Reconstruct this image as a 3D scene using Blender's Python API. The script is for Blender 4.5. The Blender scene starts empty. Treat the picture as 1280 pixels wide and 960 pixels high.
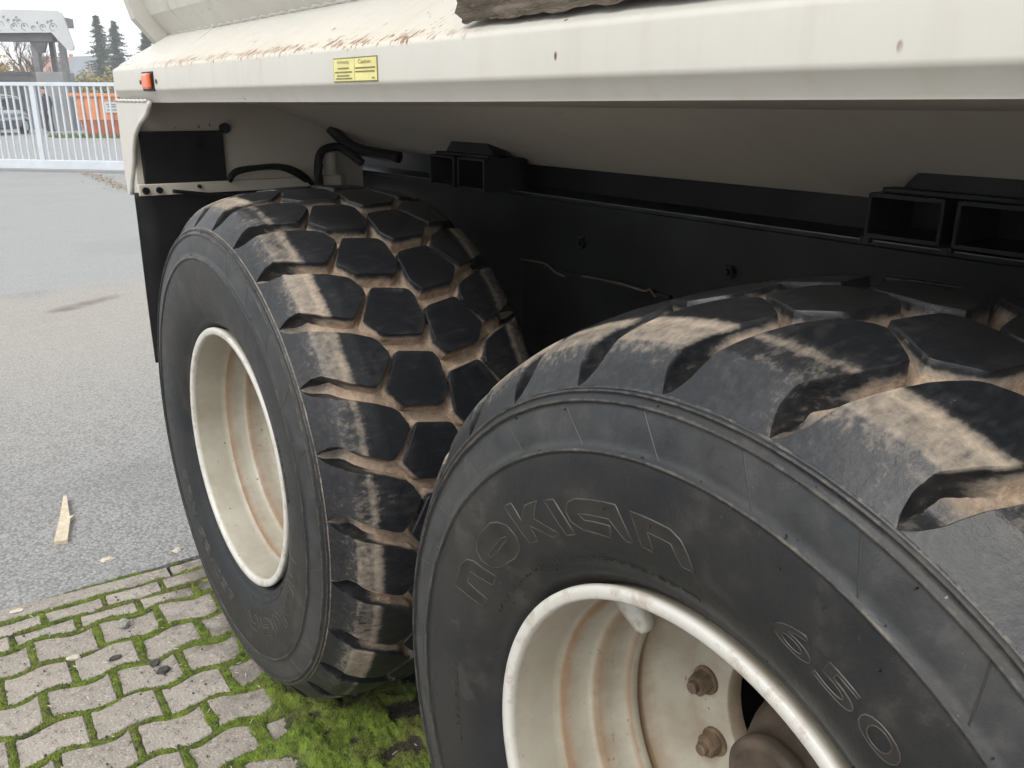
import bpy, bmesh, math, random
import numpy as np
from mathutils import Vector, Matrix, noise as mnoise
R = math.radians
random.seed(7); rng = np.random.default_rng(7)
scene = bpy.context.scene
COL = scene.collection
G = -0.684                       # ground level (wheel axles lie at z = 0, the truck points along +Y)
AXLE = 1.56                      # distance between the two axles

# ------------------------------------------------------------------ camera
cam_d = bpy.data.cameras.new('camera'); cam = bpy.data.objects.new('camera', cam_d); COL.objects.link(cam)
yaw, pitch, roll = 0.6406, -0.31773, -0.00721
fw = Vector((math.sin(yaw)*math.cos(pitch), math.cos(yaw)*math.cos(pitch), math.sin(pitch)))
rt = Vector((math.cos(yaw), -math.sin(yaw), 0)); dn = fw.cross(rt)
r2 = rt*math.cos(roll)+dn*math.sin(roll); d2 = -rt*math.sin(roll)+dn*math.cos(roll)
M = Matrix((r2, -d2, -fw)).transposed().to_4x4(); M.translation = Vector((-0.6751, -0.5541, 0.8996))
cam.matrix_world = M
cam_d.sensor_width = 36; cam_d.lens = 1070.1/1280*36; cam_d.clip_start = 0.02; cam_d.clip_end = 2000
scene.camera = cam

# ------------------------------------------------------------------ sky, sun, exposure
SUN_EL, SUN_AZ = R(48), R(-112)           # azimuth from +Y towards +X
world = bpy.data.worlds.new('World'); scene.world = world; world.use_nodes = True
wn = world.node_tree; wn.nodes.clear()
sky = wn.nodes.new('ShaderNodeTexSky'); sky.sky_type = 'NISHITA'; sky.sun_disc = False
sky.sun_elevation = SUN_EL; sky.sun_rotation = SUN_AZ; sky.air_density = 1.0; sky.dust_density = 6.0; sky.ozone_density = 1.0
hsv = wn.nodes.new('ShaderNodeHueSaturation'); hsv.inputs['Saturation'].default_value = 0.22
mixs = wn.nodes.new('ShaderNodeMix'); mixs.data_type = 'RGBA'; mixs.inputs[0].default_value = 0.72   # closed cloud layer
mixs.inputs[7].default_value = (9.0, 9.2, 9.4, 1)
bg = wn.nodes.new('ShaderNodeBackground'); bg.inputs['Strength'].default_value = 0.10
wo = wn.nodes.new('ShaderNodeOutputWorld')
wn.links.new(sky.outputs[0], hsv.inputs['Color']); wn.links.new(hsv.outputs[0], mixs.inputs[6])
wn.links.new(mixs.outputs[2], bg.inputs['Color']); wn.links.new(bg.outputs[0], wo.inputs['Surface'])
sd = bpy.data.lights.new('sun', 'SUN'); sd.energy = 1.1; sd.angle = R(28); sd.color = (1, 0.955, 0.89)
sun = bpy.data.objects.new('sun', sd); COL.objects.link(sun)
sdir = Vector((math.sin(SUN_AZ)*math.cos(SUN_EL), math.cos(SUN_AZ)*math.cos(SUN_EL), math.sin(SUN_EL)))
sun.rotation_euler = sdir.to_track_quat('Z', 'Y').to_euler(); sun.location = (-6, -3, 8)
scene.view_settings.view_transform = 'Standard'; scene.view_settings.look = 'None'
scene.view_settings.gamma = 1; scene.view_settings.use_curve_mapping = False
scene.view_settings.exposure = 0.92
scene.cycles.use_denoising = True
scene.cycles.max_bounces = 6; scene.cycles.diffuse_bounces = 4; scene.cycles.use_adaptive_sampling = True; scene.cycles.adaptive_threshold = .025

# ------------------------------------------------------------------ helpers
def link(o, parent=None):
    COL.objects.link(o)
    if parent is not None: o.parent = parent
    return o
def mesh(name, verts, faces, mat=None, smooth=False, attr=None):
    me = bpy.data.meshes.new(name)
    me.from_pydata([tuple(map(float, v)) for v in verts], [], [tuple(map(int, f)) for f in faces]); me.update()
    if mat: me.materials.append(mat)
    if smooth: me.polygons.foreach_set('use_smooth', [True]*len(me.polygons))
    if attr:
        for k, vals in attr.items():
            a = me.attributes.new(k, 'FLOAT', 'POINT'); a.data.foreach_set('value', np.asarray(vals, dtype=np.float32))
    return me
def obj(name, me, parent=None, loc=(0, 0, 0), rot=(0, 0, 0)):
    o = bpy.data.objects.new(name, me); o.location = loc; o.rotation_euler = rot
    return link(o, parent)
def empty(name, loc=(0, 0, 0), parent=None, rot=(0, 0, 0)):
    o = bpy.data.objects.new(name, None); o.location = loc; o.rotation_euler = rot; o.empty_display_size = .1
    return link(o, parent)
def tag(o, label=None, cat=None, group=None, kind=None):
    if label: o['label'] = label
    if cat: o['category'] = cat
    if group: o['group'] = group
    if kind: o['kind'] = kind
    return o
class MB:
    """collects boxes, tubes and prisms into one mesh"""
    def __init__(s): s.v = []; s.f = []
    def add(s, v, f):
        n = len(s.v); s.v += [tuple(q) for q in v]; s.f += [tuple(i+n for i in q) for q in f]; return s
    def box(s, x0, x1, y0, y1, z0, z1, M=None, b=0.0):
        v = [(x, y, z) for z in (z0, z1) for y in (y0, y1) for x in (x0, x1)]
        f = [(0, 2, 3, 1), (4, 5, 7, 6), (0, 1, 5, 4), (2, 6, 7, 3), (0, 4, 6, 2), (1, 3, 7, 5)]
        if b > 0:
            bm = bmesh.new(); bv = [bm.verts.new(q) for q in v]
            for q in f: bm.faces.new([bv[i] for i in q])
            bmesh.ops.bevel(bm, geom=bm.edges[:], offset=b, segments=2, affect='EDGES', profile=.5)
            bm.verts.index_update(); v = [q.co.copy() for q in bm.verts]; f = [[w.index for w in q.verts] for q in bm.faces]; bm.free()
        if M: v = [M @ Vector(q) for q in v]
        return s.add(v, f)
    def tube(s, pts, rad, n=10, cap=True):
        pts = [Vector(q) for q in pts]; rr = rad if isinstance(rad, (list, tuple)) else [rad]*len(pts)
        v = []; f = []; up = None
        for i, q in enumerate(pts):
            t = (pts[min(i+1, len(pts)-1)]-pts[max(i-1, 0)]).normalized()
            if up is None: up = Vector((0, 0, 1)) if abs(t.z) < .9 else Vector((1, 0, 0))
            a = t.cross(up)
            if a.length < 1e-6: a = t.orthogonal()
            a.normalize(); b = t.cross(a).normalized(); up = -b if False else up
            for k in range(n):
                an = 2*math.pi*k/n; v.append(q+(a*math.cos(an)+b*math.sin(an))*rr[i])
        for i in range(len(pts)-1):
            for k in range(n):
                f.append((i*n+k, i*n+(k+1) % n, (i+1)*n+(k+1) % n, (i+1)*n+k))
        if cap: f.append(tuple(range(n-1, -1, -1))); f.append(tuple((len(pts)-1)*n+k for k in range(n)))
        return s.add(v, f)
    def prism(s, poly, axis, a0, a1):
        """poly: list of 2D points in the plane normal to axis"""
        def P(q, a): return (a, q[0], q[1]) if axis == 'x' else (q[0], a, q[1]) if axis == 'y' else (q[0], q[1], a)
        n = len(poly); v = [P(q, a0) for q in poly]+[P(q, a1) for q in poly]
        f = [tuple(range(n-1, -1, -1)), tuple(range(n, 2*n))]+[(i, (i+1) % n, n+(i+1) % n, n+i) for i in range(n)]
        return s.add(v, f)
    def build(s, name, mat, parent=None, smooth=False, loc=(0, 0, 0), rot=(0, 0, 0)):
        me = mesh(name, s.v, s.f, mat, smooth)
        bm = bmesh.new(); bm.from_mesh(me); bmesh.ops.recalc_face_normals(bm, faces=bm.faces[:]); bm.to_mesh(me); bm.free()
        if smooth: me.polygons.foreach_set('use_smooth', [True]*len(me.polygons))
        return obj(name, me, parent, loc, rot)
def lathe_x(profile, n, th0=0, th1=2*math.pi):
    """revolve (x, r) points about the X axis; theta runs from +Y to +Z"""
    prof = np.asarray(profile, float); th = np.linspace(th0, th1, n, endpoint=False)
    m = len(prof); v = []
    for t in th:
        c, s = math.cos(t), math.sin(t)
        for x, r in prof: v.append((x, r*c, r*s))
    f = [(i*m+j, ((i+1) % n)*m+j, ((i+1) % n)*m+j+1, i*m+j+1) for i in range(n) for j in range(m-1)]
    return v, f
def smoothstep(a, b, x): t = np.clip((np.asarray(x, float)-a)/(b-a), 0, 1); return t*t*(3-2*t)

# ------------------------------------------------------------------ node materials
class NT:
    def __init__(s, name):
        s.m = bpy.data.materials.new(name); s.m.use_nodes = True; s.t = s.m.node_tree
        s.b = s.t.nodes['Principled BSDF']; s.o = s.t.nodes['Material Output']
    def n(s, typ, **kw):
        nd = s.t.nodes.new(typ)
        for k, v in kw.items():
            if k.startswith('i_'):
                nd.inputs[k[2:].replace('_', ' ')].default_value = v
            else: setattr(nd, k, v)
        return nd
    def l(s, a, b): s.t.links.new(a, b)
    def coords(s, scale=(1, 1, 1), kind='Object'):
        tc = s.n('ShaderNodeTexCoord'); mp = s.n('ShaderNodeMapping'); mp.inputs['Scale'].default_value = scale
        s.l(tc.outputs[kind], mp.inputs[0]); return mp.outputs[0]
    def noise(s, vec, scale, detail=4, rough=.55):
        nd = s.n('ShaderNodeTexNoise'); nd.inputs['Scale'].default_value = scale; nd.inputs['Detail'].default_value = detail
        nd.inputs['Roughness'].default_value = rough; s.l(vec, nd.inputs['Vector']); return nd.outputs['Fac']
    def ramp(s, fac, a, b, c0=0., c1=1.):
        mr = s.n('ShaderNodeMapRange'); mr.inputs['From Min'].default_value = a; mr.inputs['From Max'].default_value = b
        mr.inputs['To Min'].default_value = c0; mr.inputs['To Max'].default_value = c1
        s.l(fac, mr.inputs['Value']); return mr.outputs['Result']
    def math(s, op, a, b=None):
        nd = s.n('ShaderNodeMath', operation=op); nd.use_clamp = False
        for i, q in enumerate((a, b)):
            if q is None: continue
            if isinstance(q, (int, float)): nd.inputs[i].default_value = q
            else: s.l(q, nd.inputs[i])
        return nd.outputs[0]
    def mix(s, fac, a, b):
        nd = s.n('ShaderNodeMix', data_type='RGBA')
        if isinstance(fac, (int, float)): nd.inputs[0].default_value = fac
        else: s.l(fac, nd.inputs[0])
        for i, q in ((6, a), (7, b)):
            if isinstance(q, tuple): nd.inputs[i].default_value = q if len(q) == 4 else q+(1,)
            else: s.l(q, nd.inputs[i])
        return nd.outputs[2]
    def col(s, c):
        if isinstance(c, tuple): s.b.inputs['Base Color'].default_value = c if len(c) == 4 else c+(1,)
        else: s.l(c, s.b.inputs['Base Color'])
    def rough(s, v):
        if isinstance(v, (int, float)): s.b.inputs['Roughness'].default_value = v
        else: s.l(v, s.b.inputs['Roughness'])
    def bump(s, h, strength=.4, dist=.01):
        nd = s.n('ShaderNodeBump'); nd.inputs['Strength'].default_value = strength; nd.inputs['Distance'].default_value = dist
        s.l(h, nd.inputs['Height']); s.l(nd.outputs[0], s.b.inputs['Normal']); return nd
    def attr(s, name): nd = s.n('ShaderNodeAttribute', attribute_name=name); return nd.outputs['Fac']
    def sep(s, vec): nd = s.n('ShaderNodeSeparateXYZ'); s.l(vec, nd.inputs[0]); return nd.outputs

def plain(name, c, rough=.6, metal=0., var=.25, scale=8., bump=.0, spec=.5):
    t = NT(name); t.b.inputs['Specular IOR Level'].default_value = spec; v = t.coords(); n1 = t.noise(v, scale, 5)
    t.col(t.mix(t.ramp(n1, .35, .7), tuple(q*(1-var) for q in c), tuple(min(1, q*(1+var)) for q in c)))
    t.rough(rough); t.b.inputs['Metallic'].default_value = metal
    if bump: t.bump(t.noise(v, scale*6, 4), bump, .004)
    return t.m

def rubber_mat(name, base, dust=(0.42, 0.318, 0.232), side=False):
    t = NT(name); v = t.coords(); oi = t.n('ShaderNodeObjectInfo')
    # every block gets its own cut through the noise, so no two wear alike
    sh = t.n('ShaderNodeVectorMath', operation='ADD'); cmb = t.n('ShaderNodeCombineXYZ'); t.l(t.math('MULTIPLY', oi.outputs['Random'], 37.0), cmb.inputs[0]); t.l(t.math('MULTIPLY', oi.outputs['Random'], 91.0), cmb.inputs[1])
    t.l(v, sh.inputs[0]); t.l(cmb.outputs[0], sh.inputs[1]); v = sh.outputs[0]
    d = t.attr('dust'); n1 = t.noise(v, 11, 4, .65); n2 = t.noise(v, 60, 4, .75)
    mp = t.n('ShaderNodeMapping'); mp.inputs['Scale'].default_value = (14, 75, 75); t.l(v, mp.inputs[0]); st = t.noise(mp.outputs[0], 1.6, 3, .65)     # streaks across the tread
    c_ = lambda q, w: t.math('MULTIPLY', t.math('SUBTRACT', q, .5), w)
    nz = t.math('ADD', t.math('ADD', c_(n1, .48), c_(n2, .42)), c_(st, .55))
    dj = t.math('ADD', t.math('ADD', d, t.math('MULTIPLY', c_(oi.outputs['Random'], .42), t.ramp(d, .12, .45))), nz)
    m = t.ramp(dj, .24, .90, 0, .96)
    rub = t.mix(t.ramp(dj, .06, .5, 0, .24), base, (0.17, 0.165, 0.155))           # thin film before the crust begins
    spk = t.math('MULTIPLY', t.ramp(n2, .70, .74, 0, .5), t.ramp(n1, .5, .6)); rub = t.mix(spk, rub, (0.28, 0.26, 0.23))
    dcol = t.mix(t.ramp(n2, .3, .7), tuple(q*.62 for q in dust), tuple(min(1, q*1.30) for q in dust))
    dcol = t.mix(t.math('MULTIPLY', t.ramp(n1, .45, .65, 0, .40), t.ramp(d, .6, .9)), dcol, (0.15, 0.108, 0.078)); dcol = t.mix(t.ramp(d, .80, .55, 0, .6), dcol, (0.40, 0.345, 0.275))
    t.col(t.mix(m, rub, dcol)); t.rough(t.ramp(m, 0, 1, .42, .95)); t.b.inputs['Specular IOR Level'].default_value = .40
    t.bump(t.math('MULTIPLY', n2, t.ramp(d, .1, .9, .35, 1.6)), .40, .005)
    return t.m
M_TREAD = rubber_mat('tread_rubber', (0.0080, 0.0092, 0.0118))
M_CARC = rubber_mat('carcass_rubber', (0.014, 0.0155, 0.018))

def sidewall_mat():
    t = NT('sidewall_rubber'); v = t.coords(); d = t.attr('dust')
    n1 = t.noise(v, 4, 4, .65); n2 = t.noise(v, 16, 5, .72); n3 = t.noise(v, 90, 3, .7)
    base = t.mix(t.ramp(n1, .36, .68), (0.0080, 0.0098, 0.0128), (0.024, 0.0235, 0.0225))
    blot = t.math('MULTIPLY', t.ramp(n2, .54, .72, 0, 1), t.ramp(n1, .40, .62, .05, .50))
    base = t.mix(t.math('MULTIPLY', blot, .75), base, (0.090, 0.080, 0.066))
    m = t.ramp(t.math('SUBTRACT', d, t.math('ADD', t.math('MULTIPLY', n2, .7), t.math('MULTIPLY', n3, .3))), -.15, .25)
    xyz = t.sep(v); rad = t.math('SQRT', t.math('ADD', t.math('MULTIPLY', xyz[1], xyz[1]), t.math('MULTIPLY', xyz[2], xyz[2])))
    bandm = t.math('MULTIPLY', t.math('MULTIPLY', t.ramp(rad, .532, .537), t.ramp(rad, .587, .582)), t.ramp(n2, .3, .7, .06, .36)); base = t.mix(bandm, base, (0.085, 0.088, 0.093))  # paler band: dust film plus light on the convex rubber, put into the colour
    # fine scuffs running around the sidewall and across it
    sc = t.noise(t.coords((3, 60, 9)), 6, 3, .6); base = t.mix(t.ramp(sc, .70, .80, 0, .22), base, (0.22, 0.21, 0.19))
    spk = t.math('MULTIPLY', t.ramp(t.noise(v, 170, 2), .735, .77, 0, .5), t.ramp(n1, .5, .62)); base = t.mix(spk, base, (0.30, 0.26, 0.22))
    t.col(t.mix(m, base, (0.16, 0.142, 0.12))); t.rough(t.math('ADD', t.ramp(n1, .3, .7, .34, .50), t.ramp(n2, .4, .7, 0, .14)))
    t.bump(t.math('ADD', n3, t.math('MULTIPLY', n2, .6)), .16, .004); t.b.inputs['Specular IOR Level'].default_value = .36
    return t.m
M_SIDE = sidewall_mat()
M_LETTER = plain('lettering_rubber', (0.020, 0.0185, 0.017), .45, var=.35, scale=30, spec=.36)
M_RIDGE = plain('ridge_rubber', (0.042, 0.040, 0.037), .40, var=.45, scale=25, spec=.36)
M_RIB = plain('rib_rubber', (0.030, 0.029, 0.027), .42, var=.4, scale=25, spec=.36)

def paint_mat(name, c, rust_edge=False, dirt=.35, rough=.38):
    t = NT(name); v = t.coords(); n1 = t.noise(v, 2.2, 5); n2 = t.noise(v, 22, 6, .65); n3 = t.noise(v, 70, 4, .6)
    base = t.mix(t.ramp(n1, .3, .7), tuple(q*.93 for q in c), c)
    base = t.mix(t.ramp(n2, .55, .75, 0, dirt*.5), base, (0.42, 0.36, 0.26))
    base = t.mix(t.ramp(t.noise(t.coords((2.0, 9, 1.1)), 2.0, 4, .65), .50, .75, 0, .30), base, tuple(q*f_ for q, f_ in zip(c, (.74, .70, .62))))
    xyz = t.sep(v)
    # sparse rust specks
    vor = t.n('ShaderNodeTexVoronoi'); vor.inputs['Scale'].default_value = 26; t.l(t.coords((1, 1, .55)), vor.inputs['Vector'])
    rs = t.math('MULTIPLY', t.ramp(vor.outputs['Distance'], .05, .09, 1, 0), t.ramp(t.noise(v, 5, 2), .56, .60))
    base = t.mix(rs, base, (0.13, 0.055, 0.025))
    if rust_edge:
        y, z, x = xyz[1], xyz[2], xyz[0]
        # scratches that run up the sloping ledge top, thickest at the rounded edge
        warp = t.noise(v, 9, 3)
        mpv = t.n('ShaderNodeMapping'); mpv.inputs['Scale'].default_value = (22, 120, 30); mpv.inputs['Rotation'].default_value = (0, 0, R(14)); t.l(v, mpv.inputs[0])
        s1 = t.noise(mpv.outputs[0], 1.0, 3, .6)
        edge = t.math('MULTIPLY', t.ramp(z, .976, .990), t.ramp(x, .008, .045, 1, 0))
        top_ = t.math('MULTIPLY', t.ramp(z, .985, .995), t.ramp(x, .02, .14, 1, 0))
        along = t.math('MULTIPLY', t.ramp(y, .40, .62), t.ramp(y, 2.45, 1.7))
        k = t.math('ADD', t.math('MULTIPLY', edge, .15), t.math('MULTIPLY', t.math('SUBTRACT', warp, .5), .42))
        k = t.math('SUBTRACT', k, t.math('MULTIPLY', t.ramp(x, .016, .075), .10))
        brk = t.noise(v, 75, 3, .6)
        sc = t.math('MULTIPLY', t.math('MULTIPLY', t.ramp(t.math('ADD', t.math('ADD', s1, k), t.math('MULTIPLY', t.math('SUBTRACT', brk, .5), .75)), .655, .70), along), t.ramp(z, .974, .982))
        base = t.mix(t.math('MULTIPLY', t.math('MULTIPLY', t.math('MAXIMUM', edge, t.math('MULTIPLY', top_, .5)), along), .42), base, (0.56, 0.46, 0.31))
        base = t.mix(sc, base, t.mix(t.ramp(n3, .35, .65), (0.085, 0.03, 0.02), (0.33, 0.20, 0.11)))
        # thin runs of rust below the edge
        run = t.noise(t.coords((1, 40, 1.2)), 1.0, 3, .6)
        rm = t.math('MULTIPLY', t.math('MULTIPLY', t.ramp(run, .63, .76), t.ramp(z, .935, .978)), along)
        base = t.mix(t.math('MULTIPLY', rm, .70), base, (0.50, 0.35, 0.18))
        # dirty tip strip along the folded lower lip
        lip = t.math('MULTIPLY', t.ramp(z, .903, .897), t.ramp(n3, .58, .66, 0, .6))
        base = t.mix(lip, base, (0.36, 0.22, 0.09))
    t.col(base); t.rough(t.ramp(n2, .3, .7, rough, rough+.15)); t.bump(t.noise(v, 55, 3), .03, .002)
    return t.m
CREAM = (0.515, 0.505, 0.462)
M_LEDGE = paint_mat('ledge_paint', CREAM, True)
M_BODY = paint_mat('body_paint', (0.51, 0.50, 0.46))
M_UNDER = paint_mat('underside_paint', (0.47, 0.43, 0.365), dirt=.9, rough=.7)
def rim_mat():
    t = NT('rim_paint'); v = t.coords(); d = t.attr('dust'); n1 = t.noise(v, 7, 6, .65); n2 = t.noise(v, 35, 5, .7)
    base = t.mix(t.ramp(n1, .35, .7), (0.31, 0.285, 0.225), (0.405, 0.385, 0.325))
    m = t.ramp(t.math('SUBTRACT', d, t.math('ADD', t.math('MULTIPLY', n1, .70), t.math('MULTIPLY', n2, .35))), -.30, .40)
    base = t.mix(m, base, (0.20, 0.13, 0.075))
    spk = t.math('MULTIPLY', t.ramp(t.noise(v, 75, 3, .6), .66, .69, 0, .9), t.ramp(n1, .48, .56)); base = t.mix(spk, base, (0.13, 0.05, 0.025))
    base = t.mix(t.ramp(t.sep(v)[0], -.006, -.014, 0, .85), base, (0.53, 0.525, 0.495))
    lipm = t.math('MULTIPLY', t.ramp(t.sep(v)[0], -.010, -.015), t.ramp(n2, .52, .62)); base = t.mix(t.math('MULTIPLY', lipm, .5), base, (0.30, 0.22, 0.15))
    t.col(base); t.rough(t.ramp(m, 0, 1, .42, .85)); t.bump(n2, .06, .003); return t.m
M_RIM = rim_mat()
M_BLACK = plain('black_frame_paint', (0.010, 0.0108, 0.012), .45, var=.5, scale=6, bump=.05, spec=.16)
M_FLAP = plain('black_rubber_sheet', (0.008, 0.0085, 0.0095), .55, var=.6, scale=7, bump=.1, spec=.16)
M_HOSE = plain('black_hose', (0.006, 0.006, 0.0065), .45, spec=.16)
M_NUT = plain('rusty_steel', (0.17, 0.12, 0.078), .75, .25, var=.4, scale=45, bump=.3)
M_HUB = plain('dusty_hub', (0.075, 0.055, 0.040), .8, var=.45, scale=14, bump=.3)

# ==================================================================== THE TRUCK
truck = empty('dump_truck', (0, 0, G))
tag(truck, 'cream-white dump truck with two big lugged tyres and black chassis on the paving', 'truck')
def part(o):
    """hang a part, built in world coordinates, under the truck"""
    o.parent = truck; o.location = Vector(o.location)-Vector((0, 0, G)); return o

# ---- tyre cross-section: outer surface x -> r, mirrored about XC
XC = .272
_px = np.array([-.024, -.011, .002, .0135, .0165, .030, .060, .10, .16, .22, .272])
_pr = np.array([.604, .6205, .637, .6515, .6540, .6605, .6705, .679, .686, .6892, .690])
px = np.concatenate([_px, (2*XC-_px[:-1])[::-1]]); pr = np.concatenate([_pr, _pr[:-1][::-1]])
def resample(x, r, n):
    d = np.concatenate([[0], np.cumsum(np.hypot(np.diff(x), np.diff(r)))]); s = np.linspace(0, d[-1], n)
    return s, np.interp(s, d, x), np.interp(s, d, r)
S_, X_, R_ = resample(px, pr, 241)
k = np.ones(5)/5
X_[2:-2] = np.convolve(X_, k, 'valid'); R_[2:-2] = np.convolve(R_, k, 'valid')
SMAX = S_[-1]
tx, tr = np.gradient(X_), np.gradient(R_); ln = np.hypot(tx, tr); NX_, NR_ = -tr/ln, tx/ln      # outward normal
kk_ = np.hanning(45); kk_ /= kk_.sum()
NX_ = np.convolve(np.pad(NX_, 22, mode='edge'), kk_, 'valid'); NR_ = np.convolve(np.pad(NR_, 22, mode='edge'), kk_, 'valid'); ln = np.hypot(NX_, NR_); NX_, NR_ = NX_/ln, NR_/ln
sd_ = np.minimum(S_, SMAX-S_)
DEP_ = .040*smoothstep(-.006, .034, sd_)*np.minimum(1, sd_/.006)*(1-.10*smoothstep(.06, .12, sd_))                                    # groove depth
def surf(th, s, h):
    """point of the tread: theta, arc position s, h = 0 groove floor .. 1 block top"""
    x = np.interp(s, S_, X_); r = np.interp(s, S_, R_); d = np.interp(s, S_, DEP_)*(1-h)
    nx = np.interp(s, S_, NX_); nr = np.interp(s, S_, NR_)
    x = x-nx*d; r = r-nr*d
    return np.stack([x, r*np.cos(th), r*np.sin(th)], -1)
def s_of_x(x): return np.interp(x, X_, S_)
PITCH = 360/27
DEG = .0120                                                               # metres of arc per degree on the crown

# shoulder lug: side curves (deg after the notch) against x
lo_x = s_of_x(np.array([-.024, -.019, -.009, .010, .030, .057, .095, .133, .143, .156]))
lo_d = np.array([0.3, 1.3, 2.3, 3.4, 4.4, 5.3, 6.5, 8.1, 8.9, 11.2])
hi_x = s_of_x(np.array([-.024, -.017, -.003, .010, .030, .058, .100, .112, .130, .148, .156]))
hi_d = np.array([13.0, 12.4, 12.0, 12.2, 13.4, 15.0, 16.5, 16.7, 15.0, 13.0, 12.0])
def lug_mesh(mirror, shift, wear):
    sv = np.concatenate([np.linspace(0.0, lo_x[-1]-.012, 44), np.linspace(lo_x[-1]-.010, lo_x[-1], 6)])
    lo = np.interp(sv, lo_x, lo_d)-.22; hi = np.interp(sv, hi_x, hi_d)+.22
    kk = np.array([.25, .5, .25])
    for _ in range(1):
        lo[1:-1] = np.convolve(lo, kk, 'valid'); hi[1:-1] = np.convolve(hi, kk, 'valid')
    cols = [(s, 1.0, 0.0) for s in sv]
    e = sv[-1]; cols += [(e+.0015, .97, 0), (e+.003, .85, 0), (e+.006, .25, 0), (e+.010, .04, .2), (e+.013, -.08, .4)]
    edge = [(-.012, -.08), (-.0065, .06), (-.0036, .35), (-.0010, .80), (-.0003, .955), (.0009, 1.0), (.004, 1.0)]
    verts = []; dust = []
    nin = 7
    for i, (s, hm, wid) in enumerate(cols):
        j = min(i, len(sv)-1); a, b = lo[j]*DEG, hi[j]*DEG
        row = []
        a += .0010*mnoise.noise(Vector((s*60, 1.7, shift))); b += .0010*mnoise.noise(Vector((s*60, 7.7, shift))); w = b-a; ds = max(.12, float(np.interp(s, S_, DEP_))/.040)
        for off, h in edge: row.append((a+min(off*(ds if off < 0 else 1), w*.35), h))
        for q in range(1, nin): row.append((a+.0035+(w-.007)*q/nin if w > .012 else a+w*.5, 1.0))
        for off, h in edge[::-1]: row.append((b-min(off*(ds if off < 0 else 1), w*.35), h))
        xs = np.interp(s, S_, X_)
        for sa, h in row:
            hh = min(h, hm) if hm < 1 else h
            bulge = 0.0
            verts.append(surf(np.array(R((sa/DEG))), np.array(s), np.array(hh))+bulge)
            low = float(smoothstep(.02, .075, xs))                       # buttress stays cleaner
            dv = (1-smoothstep(.35, .98, hh))*.95*(.22+.78*low)
            band = max(math.exp(-((xs-.054)/.016)**2)*.62, .44*float(smoothstep(.006, .018, xs)*smoothstep(.075, .05, xs)), .26*float(smoothstep(-.022, .012, xs)*smoothstep(.03, .015, xs)))
            dv = max(float(dv), float(band*wear) if hh > .9 else 0)
            dust.append(max(dv, .10))
    m = len(edge)*2+nin-1; n = len(cols)
    f = [(i*m+j, i*m+j+1, (i+1)*m+j+1, (i+1)*m+j) for i in range(n-1) for j in range(m-1)]
    return finish_block('tread_block', np.array(verts), f, dust, mirror, shift)
def finish_block(name, v, f, dust, mirror, shift):
    if mirror: v = v.copy(); v[:, 0] = 2*XC-v[:, 0]; f = [q[::-1] for q in f]
    a = R(shift); y = v[:, 1]*math.cos(a)-v[:, 2]*math.sin(a); z = v[:, 1]*math.sin(a)+v[:, 2]*math.cos(a)
    v = np.stack([v[:, 0], y, z], -1)
    me = mesh(name, v, f, M_TREAD, True, {'dust': dust})
    bm = bmesh.new(); bm.from_mesh(me); bmesh.ops.recalc_face_normals(bm, faces=bm.faces[:])
    c = Vector(v.mean(0)); up = Vector((0, c.y, c.z)).normalized()
    if sum(q.normal.dot(up)*q.calc_area() for q in bm.faces) < 0: bmesh.ops.reverse_faces(bm, faces=bm.faces[:])
    bm.to_mesh(me); bm.free(); me.polygons.foreach_set('use_smooth', [True]*len(me.polygons)); me.set_sharp_from_angle(angle=R(28))
    return me
A_POLY = [(11.5, .177), (12.8, .256), (14.2, .2655), (19.8, .2665), (22.2, .246), (21.0, .163), (17.6, .1335)]
def mid_mesh(mirror, shift):
    P = np.array([(d*DEG, s_of_x(x)) for d, x in A_POLY])
    # rounded corners
    Q = []
    n = len(P)
    for i in range(n):
        a, b, c = P[i-1], P[i], P[(i+1) % n]
        la, lc = np.linalg.norm(a-b), np.linalg.norm(c-b); r = min(.0045, la*.3, lc*.3)
        p0, p1 = b+(a-b)/la*r, b+(c-b)/lc*r
        for t in np.linspace(0, 1, 5): Q.append((1-t)**2*p0+2*t*(1-t)*b+t*t*p1)
    Q = np.array(Q)
    d = np.concatenate([[0], np.cumsum(np.linalg.norm(np.diff(np.vstack([Q, Q[:1]]), axis=0), axis=1))])
    s = np.linspace(0, d[-1], 64, endpoint=False); QQ = np.vstack([Q, Q[:1]])
    O = np.stack([np.interp(s, d, QQ[:, 0]), np.interp(s, d, QQ[:, 1])], -1)
    c = O.mean(0); t = np.roll(O, -1, 0)-np.roll(O, 1, 0); nrm = np.stack([t[:, 1], -t[:, 0]], -1); nrm /= np.linalg.norm(nrm, axis=1)[:, None]
    if ((O-c)*nrm).sum() < 0: nrm = -nrm
    O = O+nrm*.0028
    rings = [(.012, -.08), (.0075, .06), (.0042, .35), (.0012, .80), (.0003, .955), (-.0009, 1.0), (-.004, 1.0)]
    verts = []; dust = []
    for off, h in rings:
        q = O+nrm*off
        verts.append(surf(q[:, 0]/DEG*math.pi/180, q[:, 1], np.full(len(q), h)))
        dust += [max(.95*(1-float(smoothstep(.4, .97, h))), .12)]*len(q)
    base = O-nrm*.004
    for k in (.72, .4):
        q = c+(base-c)*k; verts.append(surf(q[:, 0]/DEG*math.pi/180, q[:, 1], np.ones(len(q)))); dust += [.04]*len(q)
    verts = np.vstack(verts+[surf(np.array([c[0]/DEG*math.pi/180]), np.array([c[1]]), np.ones(1))]); dust.append(.04)
    N = 64; f = []
    for i in range(len(rings)+1):
        for j in range(N): f.append((i*N+j, i*N+(j+1) % N, (i+1)*N+(j+1) % N, (i+1)*N+j))
    l = (len(rings)+1)*N; f += [(l+j, l+(j+1) % N, len(verts)-1) for j in range(N)]
    return finish_block('tread_block', verts, f, dust, mirror, shift)
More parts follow.
